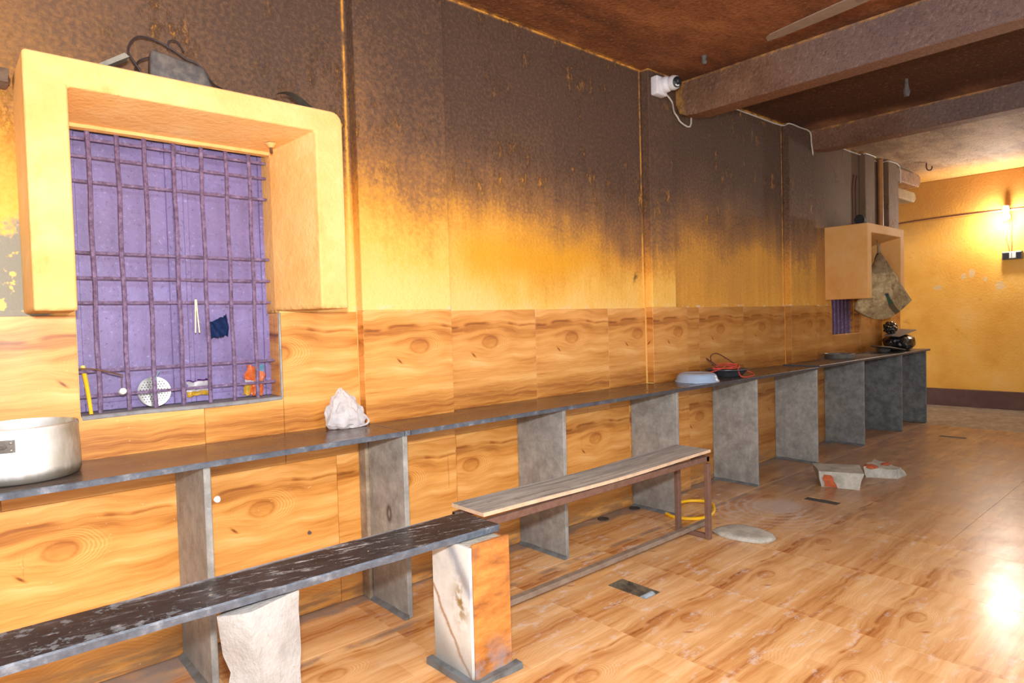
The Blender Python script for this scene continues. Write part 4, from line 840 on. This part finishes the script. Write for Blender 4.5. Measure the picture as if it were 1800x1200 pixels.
rw = spline([(3.83, -0.10, ZT + 0.012), (3.93, -0.13, ZT + 0.03), (4.00, -0.20, zr), (4.12, -0.17, zr + 0.012), (4.24, -0.15, zr + 0.018), (4.22, -0.23, zr + 0.006), (4.08, -0.25, zr + 0.004), (4.02, -0.16, zr + 0.010), (4.16, -0.12, zr + 0.028), (4.24, -0.20, zr + 0.016), (4.10, -0.28, zr - 0.004), (4.045, -0.325, zr - 0.035), (4.06, -0.343, ZT + 0.006), (4.16, -0.335, ZT + 0.004), (4.28, -0.30, ZT + 0.006), (4.285, -0.24, ZT + 0.03), (4.20, -0.16, zr + 0.012), (4.06, -0.15, zr + 0.016), (3.97, -0.17, zr + 0.006), (4.07, -0.24, zr + 0.010), (4.19, -0.22, zr + 0.016)], 7)
bm = B(); tube(bm, rw, 0.0042, 6)
wr = thing('wire_tangle', (4.1, -0.2, ZT + 0.05), 'tangle of red and brown electric wire lying across the metal bowl', 'wire')
mk('red_strand', bm, 'red_wire', wr, smooth=True, label='red strand')
bm = B(); tube(bm, spline([(4.0, -0.19, zr + 0.004), (3.955, -0.16, zr + 0.05), (3.985, -0.11, zr + 0.075), (4.06, -0.13, zr + 0.03), (4.08, -0.15, zr + 0.006)], 8), 0.0034, 6); tube(bm, spline([(4.08, -0.10, zr + 0.02), (4.12, -0.06, zr + 0.08), (4.22, -0.05, zr + 0.095), (4.31, -0.09, zr + 0.045), (4.30, -0.15, zr + 0.01)], 8), 0.0034, 6); mk('brown_strand', bm, 'brown_wire', wr, smooth=True, label='brown strand')
bm = B(); lathe(bm, [(0.0, 0.0), (0.118, 0.0), (0.122, 0.004), (0.122, 0.036), (0.125, 0.040), (0.121, 0.043), (0.116, 0.038), (0.114, 0.01), (0.0, 0.008)], (6.09, -0.150, 0.7725), 44)
mk('round_tin', bm, 'dull_steel', smooth=True, angle=45, label='shallow round metal tin on the counter below the small window', cat='tin')
# lid tipped on a small bowl
sb = (7.02, -0.20, 0.7725)
bm = B(); lathe(bm, [(0.0, 0.0), (0.03, 0.0), (0.052, 0.012), (0.064, 0.034), (0.067, 0.036), (0.060, 0.030), (0.048, 0.014), (0.0, 0.005)], sb, 32); mk('small_bowl', bm, 'steel', smooth=True, angle=60, label='small shiny steel bowl under the tipped lid near the far counter end', cat='bowl')
M = Matrix.Rotation(math.radians(9), 3, Vector((0.5, 0.85, 0)).normalized()); bm = B(); lathe(bm, [(0.0, 0.014), (0.05, 0.012), (0.13, 0.002), (0.155, 0.0), (0.157, 0.003), (0.13, 0.006), (0.05, 0.016), (0.0, 0.018)], (7.085, -0.215, 0.8135), 40, M)
mk('pan_lid', bm, 'pale_tin', smooth=True, angle=60, label='pale round metal lid resting tipped on the small steel bowl', cat='lid')
# black bags and board at the end of the counter
bm = B(); blob(bm, (7.445, -0.205, 0.862), (0.205, 0.135, 0.112), 4, 0.10, 2.2, flat=0.7728, seed=9, shape=lambda p, n: Vector((p.x, p.y, p.z if p.z < 0.05 else 0.05 + (p.z - 0.05) * 0.45)))
mk('garbage_bag', bm, 'black_plastic_bag', smooth=True, angle=28, label='full shiny black garbage bag on the far end of the counter', cat='bag')
bm = B(); prism(bm, [(-0.235, -0.075), (0.20, -0.10), (0.24, 0.06), (-0.17, 0.085)], -0.004, 0.004)
Rm = Matrix.Rotation(math.radians(-7), 4, 'Y') @ Matrix.Rotation(math.radians(1), 4, 'X')
bmesh.ops.transform(bm, matrix=Matrix.Translation((7.40, -0.215, 0.956)) @ Rm, verts=bm.verts); mk('thin_board', bm, 'grey_board', label='thin grey board lying slanted on top of the full black bag', cat='board')
bm = B(); blob(bm, (7.33, -0.160, 1.010), (0.095, 0.055, 0.062), 4, 0.24, 3.0, seed=3); mk('crumpled_bag', bm, 'black_plastic_bag', smooth=True, angle=25, label='small crumpled black plastic bag on top of the grey board', cat='bag')

# ================================================================== ON AND IN WINDOW 1
bm = B(); tube(bm, [(0.393, 0.016, 0.9125), (0.3905, 0.029, 0.965), (0.387, 0.046, 1.02), (0.3835, 0.057, 1.055)], 0.0060, 10, r1=0.0072)
ys = thing('yellow_rod', (0.393, 0.016, 0.9125), 'bright yellow plastic rod leaning in the lower left of the grille', 'rod')
mk('shaft', bm, 'yellow_plastic', ys, smooth=True)
bm = B(); tube(bm, [(0.3835, 0.0571, 1.0552), (0.3818, 0.0636, 1.076)], 0.0072, 10); mk('cap', bm, 'pale_yellow', ys, smooth=True)
bm = B(); tube(bm, spline([(0.362, 0.030, 1.068), (0.40, 0.018, 1.066), (0.44, 0.010, 1.055), (0.49, 0.004, 1.038)], 6), 0.0028, 6)
wh = thing('wire_hook', (0.41, 0.02, 1.0), 'rusty bent wire hook with a small pale reel hanging by the yellow rod', 'hook'); mk('arm', bm, 'rust_hook', wh, smooth=True)
bm = B(); tube(bm, spline([(0.487, 0.003, 1.040), (0.484, 0.000, 1.015), (0.486, -0.001, 0.995)], 5), 0.0015, 5); mk('string', bm, 'rust_hook', wh, smooth=True)
bm = B(); lathe(bm, [(0.004, -0.006), (0.011, -0.006), (0.012, -0.003), (0.007, -0.001), (0.007, 0.002), (0.012, 0.004), (0.011, 0.007), (0.004, 0.007)], (0.486, -0.001, 0.983), 18, Matrix.Rotation(math.radians(78), 3, 'X')); mk('reel', bm, 'pale_tin', wh, smooth=True)
# perforated disc
pdm = Matrix.Rotation(math.radians(80), 3, 'X'); pc = (0.598, 0.062, 0.968); pd = thing('skimmer_disc', (0.598, 0.06, 0.913), 'round perforated metal skimmer plate standing behind the bars on the sill', 'skimmer')
bm = B(); lathe(bm, [(0.0, -0.004), (0.045, -0.002), (0.054, 0.001), (0.055, 0.003), (0.045, 0.001), (0.0, -0.001)], pc, 36, pdm); mk('plate', bm, 'steel', pd, smooth=True)
bm = B()
for i in range(-5, 6):
    for j in range(-5, 6):
        q = Vector((i * 0.0098 + (j % 2) * 0.0049, j * 0.0088, 0))
        if q.length < 0.046:
            lathe_c = Vector(pc) + pdm @ (q + Vector((0, 0, 0.0014))); bmesh.ops.create_circle(bm, cap_ends=True, segments=7, radius=0.0022, matrix=Matrix.Translation(lathe_c) @ pdm.to_4x4())
for f in list(bm.faces): pass
bmesh.ops.solidify(bm, geom=bm.faces[:], thickness=0.0006)
mk('holes', bm, 'black_wire', pd, kind='stuff')
bm = B(); tube(bm, spline([(0.598, 0.052, 1.023), (0.592, 0.028, 1.01), (0.60, 0.020, 1.03), (0.61, 0.026, 1.045), (0.603, 0.05, 1.03)], 6), 0.0014, 5); mk('twine', bm, 'blue_twine', pd, smooth=True)
# wrappers
def wrapper(name, c, w, h, mats, stripes, label, seed, tilt=0.0):
    bm = B()
    def P(u, v):
        p = Vector(((u - 0.5) * w * (1 + 0.25 * mn.noise(Vector((v * 4, seed, 0)))), 0, (v - 0.5) * h * (1 + 0.3 * mn.noise(Vector((u * 4, 0, seed))))))
        d = mn.noise_vector(Vector((u * 5, v * 5, seed))) * 0.010; d.x *= 0.6; d.z *= 0.6
        p = Matrix.Rotation(tilt, 3, 'Y') @ (p + d); return p + Vector(c)
    sheet(bm, P, 12, 10, 0.0008)
    bm.faces.ensure_lookup_table(); uvl = bm.loops.layers.uv.active
    for f in bm.faces:
        u = sum(l[uvl].uv.x for l in f.loops) / len(f.loops); v = sum(l[uvl].uv.y for l in f.loops) / len(f.loops)
        f.material_index = stripes(u, v)
    zmin = min(v.co.z for v in bm.verts)
    mk(name, bm, mats, label=label, cat='wrapper', smooth=True, angle=30)
wrapper('torn_wrapper', (0.748, 0.060, 0.969), 0.078, 0.060, ['orange_wrapper', 'white_wrapper', 'purple_wrapper', 'yellow_wrapper'], lambda u, v: 3 if v < 0.35 else (2 if 0.42 < v < 0.6 and u > 0.35 else (1 if v > 0.3 and v < 0.85 else (2 if v > 0.9 else 1))), 'torn white, purple and yellow wrapper caught behind the grille', 3)
wrapper('snack_packet', (0.960, 0.062, 0.980), 0.076, 0.124, ['orange_wrapper', 'yellow_wrapper', 'white_wrapper', 'blue_wrapper'], lambda u, v: 3 if v > 0.84 and u > 0.5 else (1 if u < 0.3 and v < 0.42 else (2 if (0.45 < v < 0.55 and u < 0.5) else 0)), 'crumpled orange snack packet in the lower right corner of the window', 8, 0.12)
# navy cloth stuffed between two bars
bm = B()
def cl(u, v):
    x = 0.792 + 0.076 * u; sq = 0.62 + 0.38 * abs(u * 1.2 - 0.35)
    z = 1.190 + (v - 0.5) * 0.098 * sq + 0.022 * u - 0.008 + 0.012 * mn.noise(Vector((u * 6, v * 2, 1)))
    y = 0.066 + 0.011 * math.sin(u * 9 + v * 5) + 0.008 * mn.noise(Vector((u * 5, v * 7, 4))); return Vector((x, y, z))
sheet(bm, cl, 18, 14, 0.0016); mk('cloth_rag', bm, 'navy_cloth', smooth=True, angle=0, label='navy blue cloth rag stuffed behind two bars of the window grille', cat='cloth')
# tongs
tn = thing('tongs', (0.749, 0.037, 1.178), 'thin pale metal tongs hanging from a grille bar left of the navy rag', 'tongs')
for dx in (-0.005, 0.009):
    bm = B(); tube(bm, [(0.7455 + dx * 0.3, 0.0365, 1.302), (0.7455 + dx * 0.5, 0.0355, 1.25), (0.7455 + dx, 0.0365, 1.178)], 0.0030, 6); mk('arm', bm, 'brass_rod', tn, smooth=True)
bm = B(); tube(bm, spline([(0.744, 0.0365, 1.301), (0.7455, 0.044, 1.3035), (0.7475, 0.0365, 1.301)], 5), 0.003, 6); mk('bend', bm, 'brass_rod', tn, smooth=True)
# things on top of the hood
ad = thing('power_adapter', (0.68, -0.115, 2.0055), 'dusty grey power adapter box lying on the hood over the barred window', 'adapter')
bm = B(); hexa(bm, [(0.572, -0.185, 2.0055), (0.778, -0.190, 2.0055), (0.790, -0.095, 2.0055), (0.584, -0.090, 2.0055), (0.584, -0.160, 2.132), (0.752, -0.165, 2.104), (0.765, -0.095, 2.104), (0.592, -0.090, 2.132)])
bmesh.ops.bevel(bm, geom=bm.edges[:], offset=0.012, segments=3, profile=0.5, affect='EDGES'); mk('case', bm, 'dusty_grey_plastic', ad, smooth=True, angle=50)
cbm = B(); tube(cbm, spline([(0.582, -0.12, 2.03), (0.55, -0.12, 2.075), (0.527, -0.11, 2.125), (0.556, -0.10, 2.178), (0.612, -0.085, 2.190), (0.668, -0.085, 2.172), (0.715, -0.085, 2.148), (0.748, -0.088, 2.140), (0.778, -0.09, 2.110), (0.80, -0.10, 2.075), (0.826, -0.14, 2.044), (0.838, -0.16, 2.010)], 7), 0.0034, 6); mk('cord', cbm, 'black_wire', ad, smooth=True)
cbm = B(); tube(cbm, spline([(0.542, -0.16, 2.010), (0.542, -0.13, 2.06), (0.56, -0.10, 2.10), (0.592, -0.10, 2.12)], 6), 0.003, 6); mk('cord', cbm, 'black_wire', ad, smooth=True); cbm = B(); tube(cbm, spline([(0.655, -0.085, 2.170), (0.662, -0.085, 2.198), (0.688, -0.085, 2.202), (0.708, -0.085, 2.172)], 6), 0.003, 6); mk('cord', cbm, 'black_wire', ad, smooth=True)
bm = B(); prism(bm, [(-0.058, -0.007), (0.040, -0.007), (0.034, 0.008), (-0.058, 0.006)], -0.23, -0.18, 'y'); bmesh.ops.transform(bm, matrix=Matrix.Translation((0.468, 0, 2.044)) @ Matrix.Rotation(math.radians(-34), 4, 'Y'), verts=bm.verts)
mk('wood_sliver', bm, 'grey_shard', label='small pale sliver sticking up at the left on top of the window hood', cat='scrap')
bm = B(); sheet(bm, lambda u, v: Vector((0.925 + 0.215 * u, -0.235 + 0.06 * v, 2.008 + 0.050 * math.sin(math.pi * min(1, u * 1.05)) ** 1.3 + 0.008 * v * math.sin(math.pi * u))), 12, 4, 0.003); mk('curved_shard', bm, 'grey_shard', smooth=True, label='curved grey shard lying at the right on top of the window hood', cat='scrap')
hk = thing('soffit_hook', (1.005, -0.09, 1.875), 'short rusty bolt with plaster collar under the window hood', 'hook')
bm = B(); tube(bm, spline([(1.005, -0.09, 1.898), (1.005, -0.09, 1.875), (1.004, -0.095, 1.862), (1.000, -0.102, 1.868)], 5), 0.006, 8); mk('bolt', bm, 'rust_hook', hk, smooth=True)
bm = B(); lathe(bm, [(0.0, -0.012), (0.010, -0.010), (0.016, -0.002), (0.022, 0.006), (0.0, 0.008)], (1.005, -0.09, 1.891), 12); rough_up(bm, 0.003, 60, 0, 2); mk('collar', bm, 'hood', hk, smooth=True)

# ================================================================== WINDOW 2 things
bm = B(); tube(bm, spline([(6.215, -0.285, 2.000), (6.235, -0.280, 2.008), (6.27, -0.27, 2.010), (6.36, -0.245, 2.010), (6.45, -0.225, 2.010)], 8), 0.042, 14)
el = thing('pipe_elbow', (6.35, -0.24, 1.967), 'black plastic pipe elbow lying on the small window hood', 'pipe'); mk('bend', bm, 'matt_black', el, smooth=True)
bm = B(); tube(bm, [(6.34, -0.2506, 2.010), (6.375, -0.2414, 2.010)], 0.0426, 14); mk('collar', bm, 'matt_black', el, smooth=True)
for k, x in enumerate((6.815, 6.885)):
    bm = B(); tube(bm, spline([(x, -0.008, 1.967), (x + 0.004, -0.006, 2.2), (x - 0.002, -0.006, 2.4), (x + 0.03, -0.006, 2.53)], 5), 0.0055, 6); mk('thin_cable', bm, 'brown_wire', smooth=True, label=['thin dark cable above the small window hood, the one nearer the pipe elbow', 'thin dark cable above the small window hood, the one nearer the end columns'][k], cat='cable', group='twin cables above the small hood')
# sack hanging in the hood
bm = B()
A = Vector((6.755, -0.26, 1.745)); Lp = Vector((6.505, -0.12, 1.235)); Rp = Vector((7.105, -0.425, 1.300))
def sk(side):
    def P(u, v):
        l = A.lerp(Lp, v); r = A.lerp(Rp, v); p = l.lerp(r, u)
        l_in = 0.10 * math.sin(math.pi * v); 
        p.z -= 0.175 * math.sin(math.pi * min(1, u * 0.92 + 0.04)) * v ** 3 * (1.0 - 0.2 * u)
        b = math.sin(math.pi * u) ** 0.6 * (math.sin(math.pi * min(v, 0.97)) ** 0.7 * 0.05 + 0.012)
        nrm = Vector((0.42, 0.9, 0.05)) * side
        wr_ = mn.noise(Vector((u * 6, v * 7, side * 3))) * 0.030 + mn.noise(Vector((u * 15, v * 15, side))) * 0.016
        edge = min(u, 1 - u, (1 - v) * 1.2) * 6
        return p + nrm * (b + wr_ * min(1, edge))
    return P
uvl = bm.loops.layers.uv.verify()
for side in (-1, 1):
    P = sk(side); NU, NV = 22, 24; g = [[bm.verts.new(P(i / NU, 0.02 + 0.98 * j / NV)) for i in range(NU + 1)] for j in range(NV + 1)]
    for j in range(NV):
        for i in range(NU):
            f = bm.faces.new((g[j][i], g[j][i + 1], g[j + 1][i + 1], g[j + 1][i]))
            for l, (a, b) in zip(f.loops, ((i, j), (i + 1, j), (i + 1, j + 1), (i, j + 1))): l[uvl].uv = (a / NU, b / NV)
bmesh.ops.remove_doubles(bm, verts=bm.verts, dist=0.004)
sk_ = thing('woven_sack', (6.75, -0.26, 1.10), 'brown woven sack hanging by its twisted neck inside the small window hood', 'sack')
mk('cloth', bm, 'sack', sk_, smooth=True, angle=0)
bm = B(); tube(bm, spline([(6.757, -0.258, 1.735), (6.752, -0.255, 1.77), (6.748, -0.252, 1.80), (6.735, -0.25, 1.835)], 5), 0.018, 8, r1=0.006); tube(bm, spline([(6.75, -0.255, 1.78), (6.765, -0.26, 1.81), (6.762, -0.26, 1.825)], 4), 0.005, 6); mk('neck', bm, 'sack', sk_, smooth=True)
bm = B(); tube(bm, spline([(6.735, -0.25, 1.832), (6.728, -0.25, 1.86), (6.73, -0.248, 1.887)], 5), 0.003, 6); mk('tie', bm, 'black_wire', sk_, smooth=True)

# ================================================================== CEILING THINGS
cc = thing('security_camera', (3.52, -0.10, 2.665), 'white dome security camera on a square box high on the second column', 'camera')
bm = B(); box(bm, 3.475, 3.585, -0.115, -0.0605, 2.595, 2.712, 0.010, 3); mk('junction_box', bm, 'white_plastic', cc, smooth=True, angle=40)
fd = Vector((0.18, -0.96, -0.22)).normalized(); base = Vector((3.548, -0.115, 2.660))
def frame(d):
    z = d.normalized(); x = Vector((0, 0, 1)).cross(z).normalized(); y = z.cross(x); return Matrix((x, y, z)).transposed()
bm = B(); lathe(bm, [(0.0, -0.004), (0.050, -0.004), (0.050, 0.022), (0.046, 0.036), (0.036, 0.044), (0.0, 0.046)], base, 32, frame(Vector((0, -1, 0)))); mk('collar', bm, 'white_plastic', cc, smooth=True, angle=50)
bc = base + Vector((0.012, -0.062, 0.0)); bm = B(); lathe(bm, [(0.0, -0.046), (0.028, -0.038), (0.044, -0.016), (0.046, 0.0), (0.043, 0.018), (0.036, 0.032), (0.0, 0.032)], bc, 32, frame(Vector((-0.25, -0.95, -0.18)))); eye = mk('turret', bm, 'white_plastic', cc, smooth=True, angle=60)
fm = frame(Vector((-0.25, -0.95, -0.18))); bm = B(); lathe(bm, [(0.0, 0.0325), (0.034, 0.0325), (0.034, 0.036), (0.031, 0.038), (0.0, 0.038)], bc, 28, fm); mk('face_disc', bm, 'dark_lens', eye, smooth=True, angle=50)
bm = B(); lathe(bm, [(0.0, 0.0385), (0.009, 0.0385), (0.009, 0.041), (0.005, 0.042), (0.0, 0.042)], bc + fm @ Vector((0, 0.006, 0)), 16, fm); mk('lens', bm, 'lens_glass', eye, smooth=True)
bm = B()
for k in range(4): bmesh.ops.create_icosphere(bm, subdivisions=2, radius=0.0042, matrix=Matrix.Translation(bc + fm @ Vector((-0.012 + 0.008 * k, -0.018 - (0.003 if k in (1, 2) else 0), 0.0385))))
mk('led_row', bm, 'led_white', eye, smooth=True)
pts = [(3.62, -0.068, 2.640), (3.70, -0.066, 2.60), (3.80, -0.012, 2.57), (3.840, -0.012, 2.540), (3.88, -0.014, 2.508), (3.99, -0.012, 2.50), (4.01, -0.012, 2.60), (4.03, -0.011, 2.725), (4.3, -0.010, 2.738), (4.9, -0.010, 2.742), (5.34, -0.010, 2.746), (5.352, -0.070, 2.750), (5.55, -0.068, 2.752), (5.74, -0.068, 2.748), (5.765, -0.068, 2.66), (5.79, -0.068, 2.572), (5.90, -0.012, 2.565), (5.935, -0.01, 2.70), (6.3, -0.010, 2.742), (6.96, -0.010, 2.745), (6.98, -0.068, 2.745), (7.24, -0.068, 2.745), (7.27, -0.01, 2.745), (7.53, -0.01, 2.745), (7.55, -0.088, 2.745), (7.86, -0.088, 2.735), (7.875, -0.09, 2.58), (7.88, -0.088, 2.56)]
bm = B(); tube(bm, [p for p in spline(pts, 3)], 0.0055, 6); mk('camera_cable', bm, 'white_cable', smooth=True, label='thin white cable clipped along the top of the wall past the ceiling beams', cat='cable')
# ceiling fan (only one blade reaches into the picture)
hub = Vector((2.95, -1.68, 2.50)); fn = thing('ceiling_fan', (hub.x, hub.y, 2.46), 'grey ceiling fan whose single blade reaches in below the sooty ceiling', 'fan')
bm = B(); lathe(bm, [(0.0, -0.035), (0.06, -0.034), (0.10, -0.015), (0.105, 0.02), (0.08, 0.045), (0.03, 0.055), (0.0, 0.056)], hub, 32); mk('motor', bm, 'fan_motor', fn, smooth=True, angle=50)
bm = B(); tube(bm, [hub + Vector((0, 0, 0.05)), (hub.x, hub.y, ZC - 0.03)], 0.012, 10); lathe(bm, [(0.02, -0.05), (0.05, -0.02), (0.055, 0.0)], (hub.x, hub.y, ZC - 0.001), 20); mk('rod', bm, 'fan_motor', fn, smooth=True)
a0 = math.atan2(0.61, 0.09)
for k in range(3):
    a = a0 + k * 2 * math.pi / 3; d = Vector((math.cos(a), math.sin(a), 0)); s = Vector((-d.y, d.x, 0))
    bm = B(); tw = math.radians(-7)
    secs = [(0.16, 0.060), (0.25, 0.066), (0.45, 0.058), (0.585, 0.047), (0.617, 0.028)]; prev = None
    for r_, w in secs:
        off = s * w * math.cos(tw) + Vector((0, 0, w * math.sin(tw))); c = hub + d * r_; off2 = off
        ring = [bm.verts.new(c + off + Vector((0, 0, 0.002))), bm.verts.new(c - off2 + d * (0.03 if r_ > 0.6 else 0) + Vector((0, 0, 0.002))), bm.verts.new(c - off2 + d * (0.03 if r_ > 0.6 else 0) - Vector((0, 0, 0.002))), bm.verts.new(c + off - Vector((0, 0, 0.002)))]
        if prev:
            for i in range(4): bm.faces.new((prev[i], prev[(i + 1) % 4], ring[(i + 1) % 4], ring[i]))
        else: bm.faces.new(ring)
        prev = ring
    bm.faces.new(prev[::-1]); mk('blade', bm, 'fan_blade', fn)
    bm = B(); box(bm, 0.08, 0.20, -0.018, 0.018, -0.004, -0.0005); bmesh.ops.transform(bm, matrix=Matrix.Translation(hub) @ Matrix.Rotation(a, 4, 'Z'), verts=bm.verts); mk('blade_arm', bm, 'fan_motor', fn)
# ceiling hooks and knob
bm = B(); lathe(bm, [(0.0, -0.05), (0.012, -0.048), (0.018, -0.035), (0.014, -0.02), (0.02, -0.001), (0.0, 0.0)], (3.58, -0.385, ZC - 0.0005), 14); mk('ceiling_peg', bm, 'dusty_grey_plastic', smooth=True, label='small grey peg stuck to the ceiling in front of the first beam', cat='peg')
bm = B(); lathe(bm, [(0.0, -0.12), (0.016, -0.115), (0.024, -0.09), (0.014, -0.05), (0.010, 0.0), (0.0, 0.0)], (5.05, -1.03, ZC - 0.0005), 14); mk('ceiling_plug', bm, 'dusty_grey_plastic', smooth=True, label='drooping grey plug hanging from the dark ceiling between the two beams', cat='plug')
bm = B(); tube(bm, spline([(8.10, -0.275, ZC - 0.001), (8.10, -0.275, 2.715), (8.112, -0.285, 2.69), (8.135, -0.305, 2.69), (8.145, -0.315, 2.715), (8.142, -0.313, 2.73)], 5), 0.007, 8); mk('ceiling_hook', bm, 'rust_hook', smooth=True, label='rusty open hook hanging from the pale far ceiling', cat='hook')

# ================================================================== FAR WALL things
lb = thing('wall_bulb', (9.24, -0.747, 2.2), 'glowing white bulb in a holder on the far yellow wall', 'lamp')
bm = B(); lathe(bm, [(0.0, 0.056), (0.030, 0.054), (0.036, 0.0), (0.030, -0.012), (0.0, -0.012)], (9.225, -0.747, 2.290), 20); box(bm, 9.225, 9.289, -0.762, -0.732, 2.30, 2.33); mk('holder', bm, 'bulb_cap', lb, smooth=True, angle=40)
bm = B(); lathe(bm, [(0.0, -0.100), (0.022, -0.094), (0.036, -0.072), (0.038, -0.050), (0.026, -0.020), (0.018, 0.0), (0.0, 0.0)], (9.225, -0.747, 2.277), 24); mk('bulb', bm, 'bulb', lb, smooth=True)
bm = B(); tube(bm, spline([(9.284, 0.6, 2.275), (9.282, 0.2, 2.300), (9.282, -0.3, 2.310), (9.280, -0.72, 2.305), (9.282, -1.2, 2.30), (9.282, -2.0, 2.29)], 6), 0.008, 6); mk('wall_wire', bm, 'brown_wire', smooth=True, label='dark wire running level along the far wall through the bulb holder', cat='wire')
sw = thing('switch_board', (9.33, -0.78, 1.735), 'small switch board with dark and pale modules on the far wall below the bulb', 'switch')
bm = B(); box(bm, 9.300, 9.3495, -0.880, -0.690, 1.735, 1.828, 0.006, 2); mk('box', bm, 'switch_frame', sw)
for k, (y0, y1, m) in enumerate(((-0.868, -0.828, 'dark_lens'), (-0.823, -0.785, 'switch_white'), (-0.780, -0.762, 'switch_white'), (-0.757, -0.702, 'dark_lens'))):
    bm = B(); box(bm, 9.292, 9.3005, y0, y1, 1.748, 1.812, 0.002); mk('module', bm, m, sw)
bm = B(); box(bm, 9.296, 9.3005, -0.875, -0.695, 1.8135, 1.822); mk('label_strip', bm, 'switch_white', sw)
bm = B(); tube(bm, spline([(9.342, -0.775, 1.828), (9.340, -0.772, 2.0), (9.342, -0.765, 2.285)], 5), 0.007, 6); tube(bm, spline([(9.342, -0.755, 1.828), (9.340, -0.745, 1.9), (9.342, -0.725, 2.0)], 5), 0.006, 6); mk('lead', bm, 'pipe_paint', sw, smooth=True)
